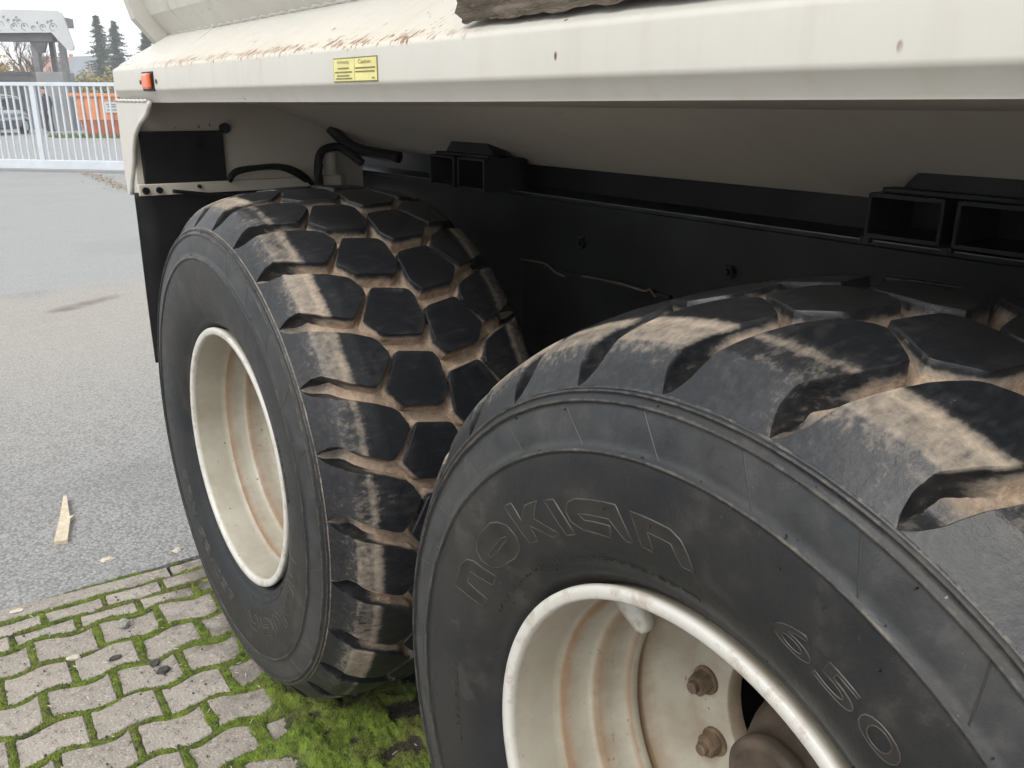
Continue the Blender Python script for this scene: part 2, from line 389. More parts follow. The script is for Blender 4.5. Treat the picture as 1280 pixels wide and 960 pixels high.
SH = -9.0
BLOCKS = [lug_mesh(False, 0, 1.0), lug_mesh(True, SH, .8), mid_mesh(False, 0), mid_mesh(True, SH)]

# ---- carcass and sidewall
side_prof = [(.030, .338), (.012, .345), (-.001, .352), (-.010, .362), (-.014, .3665), (-.0145, .370), (-.020, .378), (-.028, .392), (-.036, .412),
             (-.0415, .436), (-.0440, .462), (-.0450, .490), (-.0447, .512), (-.0438, .524), (-.0430, .5272), (-.0468, .5285), (-.0468, .5312), (-.0424, .5325),
             (-.0412, .545), (-.0385, .562), (-.0355, .576), (-.0335, .584), (-.0325, .5863), (-.0375, .5874), (-.0370, .5898), (-.0325, .5925), (-.0292, .5972), (-.0315, .5985), (-.0308, .6005), (-.0262, .6018)]
def tyre_meshes():
    n = 216
    # outer sidewall, fine; then groove-floor carcass; then plain inner sidewall
    sp = np.array(side_prof); v, f = lathe_x(sp, n)
    dust = []
    for i in range(n):
        for x, r in sp:
            dust.append(.42 if (.5868 <= r <= .5905 or .5980 <= r <= .6010 or .5280 <= r <= .5320) else (.24 if r > .5865 else (.20 if r > .53 else .10)))
    side = mesh('sidewall', v, f, M_SIDE, True, {'dust': dust})
    ss = np.linspace(0, SMAX, 90); x = np.interp(ss, S_, X_); r = np.interp(ss, S_, R_); d = np.interp(ss, S_, DEP_)
    nx = np.interp(ss, S_, NX_); nr = np.interp(ss, S_, NR_)
    cp = [(-.0262, .6018)]+list(zip(x-nx*d, r-nr*d))+[(2*XC+.036, .57), (2*XC+.046, .50), (2*XC+.03, .40), (2*XC-.02, .345)]
    v, f = lathe_x(cp, n); sdd = np.minimum(ss, SMAX-ss)
    dc = [.2]+list(.46+.50*smoothstep(.03, .085, sdd))+[.2]*4
    rr = np.array([[mnoise.noise(Vector((a*.9, b*.6, 3.1)))*.0012 for a in range(len(cp))] for b in range(n)]).ravel()
    v = np.array(v); rad = np.hypot(v[:, 1], v[:, 2]); v[:, 1] *= (rad+rr)/rad; v[:, 2] *= (rad+rr)/rad
    carc = mesh('carcass', v, f, M_CARC, True, {'dust': dc*n})
    me = carc
    return side, carc
SIDE_ME, CARC_ME = tyre_meshes()

# ---- raised lettering on the sidewall, in polar coordinates (deg, r)
def side_x(r): sp = sorted(((q[1], q[0]) for q in side_prof)); return float(np.interp(r, [q[0] for q in sp], [q[1] for q in sp]))
LOGO = {
 'n': [[(25.3, .41), (23.0, .4736), (28.7, .4755), (31.2, .4708), (32.8, .46), (35.9, .4155), (33.0, .4131), (29.9, .4546), (27.0, .4528), (28.1, .4104)]],
 'o': [[(43.9, .4753), (46.3, .4695), (48.7, .4571), (49.7, .4373), (48.7, .4209), (45.3, .4147), (39.7, .4182), (37.1, .4266), (35.4, .4473), (35.8, .4641), (37.3, .4718), (40.4, .4747)],
       [(38.4, .444), (45.0, .4481), (46.7, .4456), (46.4, .4409), (40.7, .437), (38.6, .4397)]],
 'k': [[(50.4, .4819), (52.7, .4804), (53.6, .452), (56.2, .4697), (59.8, .4708), (57.2, .4497), (62.6, .4218), (60.0, .4203), (55.3, .4422), (55.3, .4203), (52.6, .4208)]],
 'i': [[(61.9, .4693), (64.4, .4688), (67.1, .4211), (64.5, .4202)]],
 'a': [[(78.8, .4686), (70.0, .4683), (68.1, .4644), (66.7, .4529), (67.1, .4393), (69.7, .4276), (76.3, .4226), (76.7, .4393), (70.8, .4409), (69.6, .449), (76.8, .4482), (79.8, .4239), (81.4, .426)]],
 'n2': [[(81.8, .4663), (89.3, .4646), (91.2, .4579), (92.5, .4459), (93.8, .4273), (91.4, .4249), (89.4, .4471), (84.9, .4474), (85.9, .424), (83.4, .4252)]]}
def polar(d, r, lift): a = R(d); return (side_x(r)-lift, r*math.cos(a), r*math.sin(a))
def letter(loops, k=.0077, rw=.0012):
    """one raised letter: its face and the thin ridge along its outline"""
    ridge = MB(); bm = bmesh.new(); es = []
    for lp in loops:
        dense = []
        for i, q in enumerate(lp):
            w = lp[(i+1) % len(lp)]; n = max(1, min(4, int(math.hypot((w[0]-q[0])*k, w[1]-q[1])/.006)))
            dense += [(q[0]+(w[0]-q[0])*t/n, q[1]+(w[1]-q[1])*t/n) for t in range(n)]
        vs = [bm.verts.new((q[0]*k, q[1], 0)) for q in dense]
        es += [bm.edges.new((vs[i], vs[(i+1) % len(vs)])) for i in range(len(vs))]
        m = len(dense); v = []; f = []
        for i, q in enumerate(dense):
            a, b = np.array(dense[i-1]), np.array(dense[(i+1) % m]); t = (b-a)*np.array([k, 1]); t /= np.linalg.norm(t)+1e-9
            nn = np.array([-t[1]/k, t[0]])
            for off, lf in ((-rw, .0001), (-rw*.45, .0012), (rw*.45, .0012), (rw, .0001)): v.append(polar(q[0]+nn[0]*off, q[1]+nn[1]*off, lf))
        f = [(i*4+j, i*4+j+1, ((i+1) % m)*4+j+1, ((i+1) % m)*4+j) for i in range(m) for j in range(3)]
        ridge.add(v, f)
    bmesh.ops.triangle_fill(bm, use_beauty=True, edges=es)
    bm.verts.index_update(); fill = MB(); fill.add([polar(q.co.x/k, q.co.y, .0006) for q in bm.verts], [[w.index for w in q.verts] for q in bm.faces]); bm.free()
    return fill, ridge
def text_mesh(body, fillmode='FRONT', res=3, space=1.12):
    cu = bpy.data.curves.new('t', 'FONT'); cu.body = body; cu.resolution_u = res; cu.space_character = space
    if fillmode == 'NONE': cu.fill_mode = 'NONE'
    o = bpy.data.objects.new('t', cu); COL.objects.link(o)
    me = bpy.data.meshes.new_from_object(o.evaluated_get(bpy.context.evaluated_depsgraph_get())); bpy.data.objects.remove(o); bpy.data.curves.remove(cu)
    return me
def glyph_loops(ch):
    me = text_mesh(ch, 'FRONT', 4); c = [tuple(q.co)[:2] for q in me.vertices]
    cnt = {}
    for p_ in me.polygons:
        vs = list(p_.vertices)
        for i in range(len(vs)): e = (vs[i], vs[(i+1) % len(vs)]); cnt[e] = 1
    nxt = {a: b for (a, b) in cnt if (b, a) not in cnt}
    bpy.data.meshes.remove(me); loops = []
    while nxt:
        a = next(iter(nxt)); lp = []
        while a in nxt: lp.append(c[a]); a = nxt.pop(a)
        loops.append(lp)
    return loops
def ring_text(body, d0, d1, r0, r1, lift, mb):
    """small plain letters set around the sidewall between two angles"""
    me = text_mesh(body)
    c = np.array([tuple(q.co)[:2] for q in me.vertices]); x0, x1 = c[:, 0].min(), c[:, 0].max(); y0, y1 = c[:, 1].min(), c[:, 1].max()
    bm = bmesh.new(); bm.from_mesh(me); bmesh.ops.triangulate(bm, faces=bm.faces[:])
    ext = bmesh.ops.extrude_face_region(bm, geom=bm.faces[:]); top = {q for q in ext['geom'] if isinstance(q, bmesh.types.BMVert)}
    bm.verts.index_update()
    v = [polar(d0+(d1-d0)*(q.co.x-x0)/(x1-x0), r0+(r1-r0)*(q.co.y-y0)/(y1-y0), lift if q in top else -.0005) for q in bm.verts]
    mb.add(v, [[w.index for w in q.verts] for q in bm.faces]); bm.free(); bpy.data.meshes.remove(me)
def mbmesh(mb, name, mat, smooth=True):
    o = mb.build(name, mat, None, smooth); me = o.data; bpy.data.objects.remove(o); return me
LETTERS = [letter(lp) for lp in LOGO.values()]
x = 107.6
for chn in '650/65 R25':
    if chn == ' ': x += 3.0; continue
    lps = glyph_loops(chn); al = [q for lp in lps for q in lp]; a0, a1 = min(q[0] for q in al), max(q[0] for q in al); b0, b1 = 0.0, .70
    wd_ = 3.6 if chn == '/' else 6.0
    LETTERS.append(letter([[(x+wd_*(q[0]-a0)/(a1-a0), .431+.030*min(1.03, max(-.03, (q[1]-b0)/(b1-b0)))) for q in lp] for lp in lps], rw=.0009)); x += wd_+.9
LETTER_ME = [(mbmesh(a, 'letter', M_LETTER), mbmesh(b, 'letter_outline', M_RIDGE)) for a, b in LETTERS]
small_t = MB(); ring_text('MADE IN FINLAND', -14, 5.4, .437, .446, .0012, small_t); ring_text('www.nokianheavytyres.com', 26, 94, .383, .392, .0012, small_t)
SMALL_ME = mbmesh(small_t, 'small_lettering', M_RIB, False)
rib = MB(); v = []
for r in np.linspace(.535, .584, 8):
    for off, lf in ((-.15, 0.0), (-.06, .0008), (.06, .0008), (.15, 0.0)): v.append(polar(off+1.2-3.2*(r-.535)/.05, r, lf))
rib.add(v, [(i*4+j, i*4+j+1, i*4+j+5, i*4+j+4) for i in range(7) for j in range(3)]); RIB_ME = mbmesh(rib, 'sidewall_rib', M_RIB)
# little rubber hairs and nubs left by the mould vents
hair = MB(); hr_ = random.Random(3)
for k in range(150):
    a, r = hr_.uniform(0, 360), hr_.choice((.372, .376, .534, .580, .5935, .596, .5375, .50, .46))+hr_.uniform(-.002, .002)
    q = Vector(polar(a, r, -.0004)); ln_h = hr_.choice((.0012, .0016, .0022, .005))
    hair.tube([q, q+Vector((-ln_h, hr_.uniform(-.4, .4)*ln_h, hr_.uniform(-.4, .4)*ln_h))], [.0011, .0007], 5)
HAIR_ME = mbmesh(hair, 'vent_hairs', M_LETTER)

# ---- rim
rim_prof = [(.040, .338), (.012, .3405), (.000, .3455), (-.009, .3490), (-.0150, .3487), (-.0178, .3468), (-.0182, .3405), (-.0172, .3330), (-.0150, .3300), (-.004, .3278), (.030, .3245), (.060, .3225), (.074, .3215),
            (.0775, .3185), (.0785, .3135), (.082, .3105), (.100, .3085), (.122, .3065), (.128, .3030), (.131, .2975), (.138, .2930), (.160, .2905), (.186, .2890), (.190, .2850), (.1915, .2785),
            (.196, .2765), (.206, .2765), (.210, .2785), (.212, .2850), (.222, .2855), (.228, .2840), (.250, .2700), (.272, .2560), (.286, .2480), (.292, .2435), (.2965, .2380), (.298, .2300), (.298, .1660), (.3005, .1630), (.330, .1620)]
drd = [.1, .15, .3, .45, .25, .05, .0, .02, .25, .28, .1, .08, .3, .8, .95, .75, .25, .18, .35, .8, .75, .35, .25, .6, .8, .3, .2, .75, 1., .95, .6, .28, .22, .25, .4, .5, .35, .3, .6, .8]
v, f = lathe_x(rim_prof, 144); RIM_ME = mesh('rim', v, f, M_RIM, True, {'dust': drd*144})
def nut_mesh():
    mb = MB(); v = []; n = 6
    rings = [(.0, .0245, 24), (-.005, .0245, 24), (-.006, .0185, 6), (-.024, .0185, 6), (-.027, .0165, 6)]
    mb.tube([(0, 0, 0), (-.005, 0, 0)], .0235, 20)
    hexa = [(.0185*math.cos(2*math.pi*k/6), .0185*math.sin(2*math.pi*k/6)) for k in range(6)]
    mb.prism(hexa, 'x', -.005, -.024); mb.prism([(a*.9, b*.9) for a, b in hexa], 'x', -.024, -.0265)
    mb.tube([(-.0265, 0, 0), (-.036, 0, 0), (-.0375, 0, 0)], [.0098, .0098, .0075], 14)
    return mbmesh(mb, 'lug_nut', M_NUT, False)
NUT_ME = nut_mesh()
hub_prof = [(.43, .113), (.40, .110), (.34, .104), (.30, .098), (.262, .088), (.225, .072), (.208, .062), (.203, .067), (.186, .067), (.181, .063), (.180, .052), (.185, .048), (.185, .0)]
v, f = lathe_x(hub_prof, 64); HUB_ME = mesh('hub', v, f, M_HUB, True)
peg = MB(); peg.tube([(0, 0, .0), (0, 0, -.02), (0, 0, -.052), (0, 0, -.060), (0, 0, -.062)], [.027, .024, .0165, .011, .002], 20)
PEG_ME = mbmesh(peg, 'valve_guard', M_RIM)

for yc, rot in ((0, 0), (AXLE, 168)):
    far = yc > 0
    tyre = obj('tyre', SIDE_ME, truck, (0, yc, -G), (R(rot), 0, 0))
    tyre['label'] = 'far tyre with dusty lugs standing by the kerb' if far else 'near tyre filling the lower right of the picture'
    obj('carcass', CARC_ME, tyre)
    for a_, b_ in LETTER_ME: obj('letter', a_, tyre); obj('letter_outline', b_, tyre)
    obj('small_lettering', SMALL_ME, tyre)['kind'] = 'stuff'; obj('vent_hairs', HAIR_ME, tyre)['kind'] = 'stuff'
    for k in range(27): obj('sidewall_rib', RIB_ME, tyre, (0, 0, 0), (R(5.5+PITCH*k), 0, 0))
    for k in range(27):
        a = R(5.53+PITCH*k)
        for me in BLOCKS: obj('tread_block', me, tyre, (0, 0, 0), (a, 0, 0))
    rim = obj('rim', RIM_ME, truck, (0, yc, -G), (R(rot), 0, 0))
    rim['label'] = 'cream rim of the far wheel' if far else 'cream rim of the near wheel with dusty steps'
    for k in range(12):
        a = R(-1+30*k-rot); o = obj('lug_nut', NUT_ME, rim, (.298, .207*math.cos(a), .207*math.sin(a)), (a+.3*k, 0, 0)); o.scale = (1.05, 1.05, 1.05)
    a = R(46 if not far else 84)-R(rot); obj('valve_guard', PEG_ME, rim, (.115, .312*math.cos(a), .312*math.sin(a)), (a-math.pi/2, 0, 0))
    obj('hub', HUB_ME, truck, (0, yc, -G))
    ax = MB(); ax.tube([(.42, 0, 0), (.43, 0, 0)], .26, 32); ax.tube([(.43, 0, 0), (1.5, 0, 0)], .13, 24); part(ax.build('axle', M_BLACK, None, True, (0, yc, 0)))  # black disc behind the hub paints the deep shade of the opening

for yc in (0, AXLE):
    far_side = obj('tyre', SIDE_ME, truck, (2.28, yc, -G), (0, 0, math.pi)); obj('carcass', CARC_ME, far_side); far_side['label'] = 'tyre on the other side of the truck'
# ---- dump body: side ledge, wall, underside
def arc(c, r, a0, a1, n): return [(c[0]+r*math.cos(R(a0+(a1-a0)*i/n)), c[1]+r*math.sin(R(a0+(a1-a0)*i/n))) for i in range(n+1)]
sec = [(.205, 1.104)]+[(.013+.0*i, .9975) for i in range(0)]+arc((.012, .978), .012, 120, 180, 8)+arc((.012, .930), .012, 180, 225, 6)+[(.0195, .8965), (.021, .893), (.025, .8935), (.023, .898)]+[(.016, .925), (.012, .935), (.012, .975), (.020, .985), (.205, 1.095)]
Y0, Y1 = -2.6, 2.415
led = MB()
ys = np.concatenate([np.linspace(Y0, Y1-.02, 40), [Y1-.012, Y1-.005, Y1]]); n = len(sec); v = []
for y in ys:
    q = max(0, (y-(Y1-.02))/.02); sh = .010*(1-math.sqrt(max(0, 1-q*q)))
    wob = .0012*mnoise.noise(Vector((0, y*1.7, 1.3)))
    for x, z in sec: v.append((x+sh*(1 if x < .1 else 0)+wob, y, z-sh*(.6 if z > .95 else 0)+wob+(.0050*(2.05-y) if z < .91 else (.002*(2.05-y) if z < .94 else 0))))
f = [(i*n+j, i*n+(j+1) % n, (i+1)*n+(j+1) % n, (i+1)*n+j) for i in range(len(ys)-1) for j in range(n)]
f.append(tuple(range(n))); f.append(tuple((len(ys)-1)*n+j for j in range(n-1, -1, -1)))
led.add(v, f); ledge = part(led.build('side_ledge', M_LEDGE, None, True))
ledge.data.attributes  # keep
mod = ledge.modifiers.new('edge', 'EDGE_SPLIT'); mod.split_angle = R(40)
ledge['label'] = 'cream folded side ledge with rust scratches along its edge'
# a slightly flatter end plate welded on the ledge's far end
ep = MB(); ep.add([(.022, 1.86, .9965), (.19, 1.98, 1.0965), (.19, 2.4, 1.0985), (.022, 2.4, 1.0), (.022, 1.86, .990), (.19, 1.98, 1.085), (.19, 2.4, 1.085), (.022, 2.4, .990)], [(0, 1, 2, 3), (4, 5, 6, 7), (0, 1, 5, 4), (1, 2, 6, 5), (2, 3, 7, 6), (3, 0, 4, 7)]); part(ep.build('end_plate', M_BODY))
wall = MB(); wsec = [(.200, 1.088), (.150, 1.075), (.096, 1.135), (.076, 1.185), (.050, 1.30), (.050, 2.0), (.075, 2.0), (.075, 1.31), (.105, 1.19), (.125, 1.145), (.165, 1.10)]
wall.prism([(q[0]+.035, q[1]+.012) for q in wsec], 'y', Y0, 2.405); wb = part(wall.build('body_wall', M_BODY)); wb['label'] = 'cream wall of the dump body flaring above the ledge'
fl = MB(); fl.prism([(.205, 1.080), (.150, 1.060), (.086, 1.135), (.072, 1.185), (.040, 1.30), (.040, 2.0), (.12, 2.0), (.12, 1.31), (.135, 1.20), (.17, 1.13)], 'y', 2.405, 2.455)
part(fl.build('body_flange', M_BODY))
for y in (2.19, 1.86):
    wr = MB(); wr.prism([(.173, 1.105), (.125, 1.150), (.103, 1.20), (.078, 1.31), (.086, 1.312), (.112, 1.20), (.135, 1.155), (.18, 1.11)], 'y', y, y+.012); part(wr.build('weld_seam', M_BODY))
seam = MB(); seam.tube([(.186-.004*(i % 2), y, 1.0945+.002*(i % 2)) for i, y in enumerate(np.linspace(-1.2, 2.4, 120))], .007, 6); part(seam.build('weld_bead', M_BODY, None, True))
un = MB(); usec = [(.024, .8960), (.44, .8880), (.84, .7350), (.98, .7330), (.98, .7400), (.845, .7420), (.445, .8950), (.024, .9030)]
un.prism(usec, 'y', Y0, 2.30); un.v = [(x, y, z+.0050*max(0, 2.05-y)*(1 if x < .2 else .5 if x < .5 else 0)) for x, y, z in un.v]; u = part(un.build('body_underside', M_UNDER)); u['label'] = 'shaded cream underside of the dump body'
top = MB(); top.box(.09, 2.4, Y0, 2.40, 1.28, 1.30); part(top.build('body_floor', M_BODY))
fr = MB(); fr.box(.17, 2.4, 2.40, 2.41, .80, 1.95); part(fr.build('body_front', M_BODY))

# ---- mudguard at the far end: side plate, cross wall, rail, cover, flap
plate = [(2.415, .893), (2.046, .893), (2.062, .880), (2.080, .866), (2.102, .857), (2.124, .850), (2.165, .838), (2.204, .821), (2.235, .805), (2.258, .785), (2.282, .757), (2.298, .725), (2.322, .692), (2.350, .662), (2.366, .640), (2.374, .617), (2.412, .612), (2.420, .70)]
pm = MB(); pm.prism(plate, 'x', .002, .008); o = part(pm.build('guard_plate', M_BODY)); o['label'] = 'cream plate with a wavy edge at the front of the ledge'
eg = MB(); eg.tube([(.005, y-.003, z) for y, z in plate[1:16]], .0075, 8); part(eg.build('plate_edge', M_BODY, None, True))
wl = MB(); wl.tube([(.0015, y, .897+.0015*math.sin(i*2.1)) for i, y in enumerate(np.linspace(2.06, 2.405, 24))], .0042, 6); part(wl.build('weld_bead', M_BODY, None, True))
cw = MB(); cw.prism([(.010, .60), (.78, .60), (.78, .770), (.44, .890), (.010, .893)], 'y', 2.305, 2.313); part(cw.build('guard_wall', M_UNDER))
cv = MB(); cv.box(.028, .283, 2.288, 2.304, .640, .808, b=.004); o = part(cv.build('cover_panel', M_FLAP)); o['label'] = 'black square cover panel inside the mudguard'
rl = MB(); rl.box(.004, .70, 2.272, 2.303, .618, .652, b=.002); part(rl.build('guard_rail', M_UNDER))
for x, z, rr in ((.022, .634, .011), (.062, .634, .010), (.185, .640, .006), (.292, .815, .016)):
    bl = MB(); bl.tube([(x, 2.272 if z < .7 else 2.305, z), (x, 2.262 if z < .7 else 2.285, z)], rr, 12); part(bl.build('bolt', M_BLACK))
mf = MB(); nx, nz = 10, 24; v = []
for j in range(nz+1):
    for i in range(nx+1):
        z = .628-.545*j/nz; x = -.008+.62*i/nx
        v.append((x, 2.293+.012*math.sin(x*9+z*5)*(j/nz), z))
ft = [(j*(nx+1)+i, j*(nx+1)+i+1, (j+1)*(nx+1)+i+1, (j+1)*(nx+1)+i) for j in range(nz) for i in range(nx)]
mf.add(v, ft); o = part(mf.build('mud_flap', M_FLAP, None, True)); o['label'] = 'black rubber mud flap hanging behind the far tyre'
sm = o.modifiers.new('thick', 'SOLIDIFY'); sm.thickness = .010

# ---- chassis
def spline(pts, n=8):
    P = [Vector(q) for q in pts]; out = []
    for i in range(len(P)-1):
        a, b, c, d = P[max(i-1, 0)], P[i], P[i+1], P[min(i+2, len(P)-1)]
        for t in range(n):
            t /= n; out.append(.5*((2*b)+(c-a)*t+(2*a-5*b+4*c-d)*t*t+(3*b-a-3*c+d)*t**3))
    return out+[P[-1]]
fb = MB(); fb.box(.780, .800, Y0, 2.75, -.12, .655); fb.box(.780, 1.02, Y0, 2.75, .655, .668, b=.003); o = part(fb.build('frame_beam', M_BLACK)); o['label'] = 'black steel chassis beam between body and tyres'
ib = MB(); ib.box(.90, .94, Y0, 2.75, .668, .76); ib.box(1.35, 1.5, Y0, 2.75, -.3, .9); part(ib.build('inner_beam', M_BLACK))  # deep centre box is unseen, added to stop light leaking under the truck
cp = MB(); cp.box(.766, .782, .78, 1.34, .30, .480, b=.004); part(cp.build('cover_plate', M_BLACK))
wd = MB(); wd.tube(spline([(.768, 1.346, .482), (.766, 1.24, .488), (.766, 1.187, .470), (.766, 1.15, .466)], 6), .0028, 6); wd.tube(spline([(.766, 1.08, .478), (.766, .95, .482), (.766, .86, .478), (.76, .835, .486), (.766, .82, .470)], 6), .0028, 6); part(wd.build('cable', M_HUB, None, True))
def bracket(y0, z0, z1):
    """two square tubes side by side under a sheet-metal hood"""
    b = MB(); w = .007; x0, x1 = .655, .80
    for k in range(2):
        a, c = y0+k*.148, y0+k*.148+.130
        b.box(x0, x1, a, a+w, z0, z1, b=.003); b.box(x0, x1, c-w, c, z0, z1, b=.003); b.box(x0+.001, x1, a+w-.001, c-w+.001, z0+.0005, z0+w); b.box(x0+.001, x1, a+w-.001, c-w+.001, z1-w, z1-.0005)
        b.box(.79, .80, a, c, z0, z1)
    b.box(x0+.012, x0+.05, y0-.004, y0+.262, z1+.0005, z1+.009, b=.002)
    v = []; n = 15
    for i in range(n):
        t = i/(n-1); y = y0+.005+.235*t; h = .040*min(1, t/.16, (1-t)/.16)+.003*mnoise.noise(Vector((i*.9, y0, 0)))
        v += [(.685, y, z1+.007), (.690, y+.0, z1+.009+h), (.75, y, z1+.009+h), (.75, y, z1+.007)]
    b.add(v, [(i*4+j, i*4+(j+1) % 4, i*4+4+(j+1) % 4, i*4+4+j) for i in range(n-1) for j in range(4)]+[(0, 1, 2, 3), tuple((n-1)*4+j for j in range(4))])
    return part(b.build('mounting_bracket', M_BLACK))
o = bracket(1.362, .672, .757); o['label'] = 'black twin-tube bracket above the far tyre'
o = bracket(-.027, .690, .763); o['label'] = 'black twin-tube bracket above the near tyre'
M_EDGE = plain('edge_highlight_paint', (0.10, 0.103, 0.108), .35, .3, var=.5, scale=9)
we = MB(); we.box(.7770, .7795, Y0, 2.3, .6655, .6675); part(we.build('edge_highlight', M_EDGE))  # pale strip that paints in the highlight along the flange edge
for y in (2.25, 1.95, 1.1, .62, -.3):
    for z in (.56, .18): bl = MB(); bl.tube([(.781, y, z), (.768, y, z)], .016, 6); bl.tube([(.768, y, z), (.760, y, z)], .008, 8); part(bl.build('bolt', M_BLACK))
for y in (.251, .112, -.03):
    bl = MB(); bl.tube([(.668, y, .680), (.668, y, .6895)], .010, 10); part(bl.build('bolt', M_BLACK))
for pts, rr in (([(.273, 2.25, .655), (.30, 2.25, .684), (.36, 2.25, .692), (.45, 2.24, .694), (.52, 2.24, .668), (.56, 2.24, .625)], .0085),
                ([(.28, 2.26, .650), (.32, 2.26, .680), (.45, 2.255, .686), (.54, 2.25, .640)], .006),
                ([(.575, 2.22, .605), (.570, 2.22, .680), (.585, 2.22, .735), (.625, 2.22, .752), (.66, 2.20, .745), (.70, 2.15, .70)], .014),
                ([(.628, 2.23, .815), (.66, 2.20, .775), (.70, 2.16, .745), (.76, 2.0, .725)], .019),
                ([(.56, 2.22, .615), (.566, 2.21, .665), (.578, 2.215, .70)], .010),
                ([(.10, 2.262, .630), (.24, 2.255, .610), (.34, 2.25, .600)], .006)):
    h = MB(); h.tube(spline(pts, 8), rr, 10); part(h.build('hose', M_HOSE, None, True))
bb = MB(); bb.box(.585, .66, 2.225, 2.29, .60, .66, b=.006); bb.tube([(.625, 2.25, .66), (.625, 2.25, .735)], .028, 16); part(bb.build('hose_bracket', M_UNDER))

# ---- marker lamp and yellow notice
M_ORANGE = NT('orange_lens'); M_ORANGE.col((0.72, 0.13, 0.035)); M_ORANGE.rough(.25); M_ORANGE.b.inputs['Coat Weight'].default_value = .6; M_ORANGE = M_ORANGE.m
lh = MB(); lh.box(-.004, .003, 1.955, 2.062, .922, .972, b=.003); lamp = part(lh.build('marker_lamp', M_BLACK)); lamp['label'] = 'small orange marker lamp on the ledge'
le = MB(); le.box(-.016, -.003, 1.966, 2.026, .927, .967, b=.005); obj('lens', mbmesh(le, 'lens', M_ORANGE, False), lamp)
for y in (1.932, 2.088):
    bl = MB(); bl.tube([(.001, y, .946), (-.003, y, .946)], .006, 10); part(bl.build('rivet', M_NUT))
M_YEL = plain('yellow_notice', (0.62, 0.58, 0.24), .5, var=.12, scale=20); M_INK = plain('notice_ink', (0.16, 0.145, 0.06), .6)
st = MB(); st.box(-.0012, .001, .704, .860, .9295, .9675); nb = part(st.build('notice_border', M_INK)); nb['label'] = 'yellow warning notice in two columns on the ledge'
st = MB(); st.box(-.0018, .0, .7065, .7805, .9315, .9655); st.box(-.0018, .0, .7825, .8575, .9315, .9655); obj('notice_face', mbmesh(st, 'notice_face', M_YEL, False), nb)
def flat_text(body, yl, yr, z0, z1, mb):
    cu = bpy.data.curves.new('t', 'FONT'); cu.body = body; cu.resolution_u = 2; o = bpy.data.objects.new('t', cu); COL.objects.link(o)
    me = bpy.data.meshes.new_from_object(o.evaluated_get(bpy.context.evaluated_depsgraph_get())); bpy.data.objects.remove(o); bpy.data.curves.remove(cu)
    c = np.array([tuple(q.co)[:2] for q in me.vertices]); a, b = c.min(0), c.max(0)
    mb.add([(-.0024, yl+(yr-yl)*(q[0]-a[0])/(b[0]-a[0]), z0+(z1-z0)*(q[1]-a[1])/(b[1]-a[1])) for q in c], [list(q.vertices) for q in me.polygons]); bpy.data.meshes.remove(me)
ink = MB(); flat_text('Achtung', .843, .800, .9570, .9635, ink); flat_text('Caution', .767, .725, .9570, .9635, ink)
for yl, yr, z in ((.842, .80, .9500), (.853, .79, .9440), (.845, .80, .9385), (.850, .79, .9340), (.778, .71, .9495), (.778, .712, .9440), (.722, .713, .934)):
    ink.add([(-.0024, yl, z), (-.0024, yr, z), (-.0024, yr, z+.0022), (-.0024, yl, z+.0022)], [(0, 1, 2, 3)])
obj('notice_text', mbmesh(ink, 'notice_text', M_INK, False), nb)

# ==================================================================== GROUND
def asphalt_mat():
    t = NT('asphalt'); v = t.coords((1, 1, 1)); vor = t.n('ShaderNodeTexVoronoi'); vor.inputs['Scale'].default_value = 88; t.l(v, vor.inputs['Vector'])
    vor2 = t.n('ShaderNodeTexVoronoi'); vor2.inputs['Scale'].default_value = 230; t.l(v, vor2.inputs['Vector'])
    sepc = t.n('ShaderNodeSeparateColor'); t.l(vor.outputs['Color'], sepc.inputs[0])
    n1 = t.noise(v, .55, 5, .6); n2 = t.noise(v, 4, 5, .6); n3 = t.noise(v, 60, 3)
    chip = t.mix(sepc.outputs[0], (0.195, 0.195, 0.192), (0.30, 0.30, 0.295))
    c = t.mix(t.ramp(vor.outputs['Distance'], .45, .75), chip, (0.15, 0.148, 0.143))
    c = t.mix(t.ramp(n1, .54, .66, 0, .30), c, (0.12, 0.117, 0.11))
    c = t.mix(t.ramp(n2, .55, .75, 0, .25), c, (0.30, 0.29, 0.27))
    gy_ = t.sep(v)[1]; gx_ = t.sep(v)[0]; wob = t.math('MULTIPLY', t.math('SUBTRACT', t.noise(v, 1.3, 4), .5), 1.6)
    yy = t.math('ADD', gy_, wob)
    c = t.mix(t.math('MULTIPLY', t.math('MULTIPLY', t.ramp(yy, 3.2, 5.8), t.ramp(yy, 8.0, 7.5)), .42), c, (0.33, 0.30, 0.255))      # dust drying on the older asphalt
    c = t.mix(t.ramp(gy_, 7.72, 7.8, 0, .40), c, (0.285, 0.29, 0.295))                                                         # newer, finer strip towards the gate
    sx = t.math('SUBTRACT', gx_, .62); sy = t.math('SUBTRACT', t.math('SUBTRACT', gy_, 7.0), t.math('MULTIPLY', sx, .55))
    dd_ = t.math('ADD', t.math('MULTIPLY', t.math('MULTIPLY', sx, sx), 5.0), t.math('MULTIPLY', t.math('MULTIPLY', sy, sy), 34.0))
    c = t.mix(t.ramp(t.math('ADD', dd_, t.math('MULTIPLY', t.noise(v, 5, 4), 1.2)), 1.25, .55, 0, .75), c, (0.10, 0.080, 0.058))     # old oil stain
    t.col(c); t.rough(.8)
    h = t.math('ADD', t.math('MULTIPLY', vor.outputs['Distance'], -1.0), t.math('MULTIPLY', vor2.outputs['Distance'], -.4))
    t.bump(h, .6, .005); return t.m
M_ASPH = asphalt_mat()
def gz(y):
    """yard level, rising a little towards the street beyond the gate"""
    return G-.05 if y < 2.36 else G+.25*float(smoothstep(24, 34, y))
ysg = [-120, -20, 2.358, 2.362, 6, 12, 20]+list(np.linspace(24, 34, 8))+[40, 60, 100, 200, 420, 900]
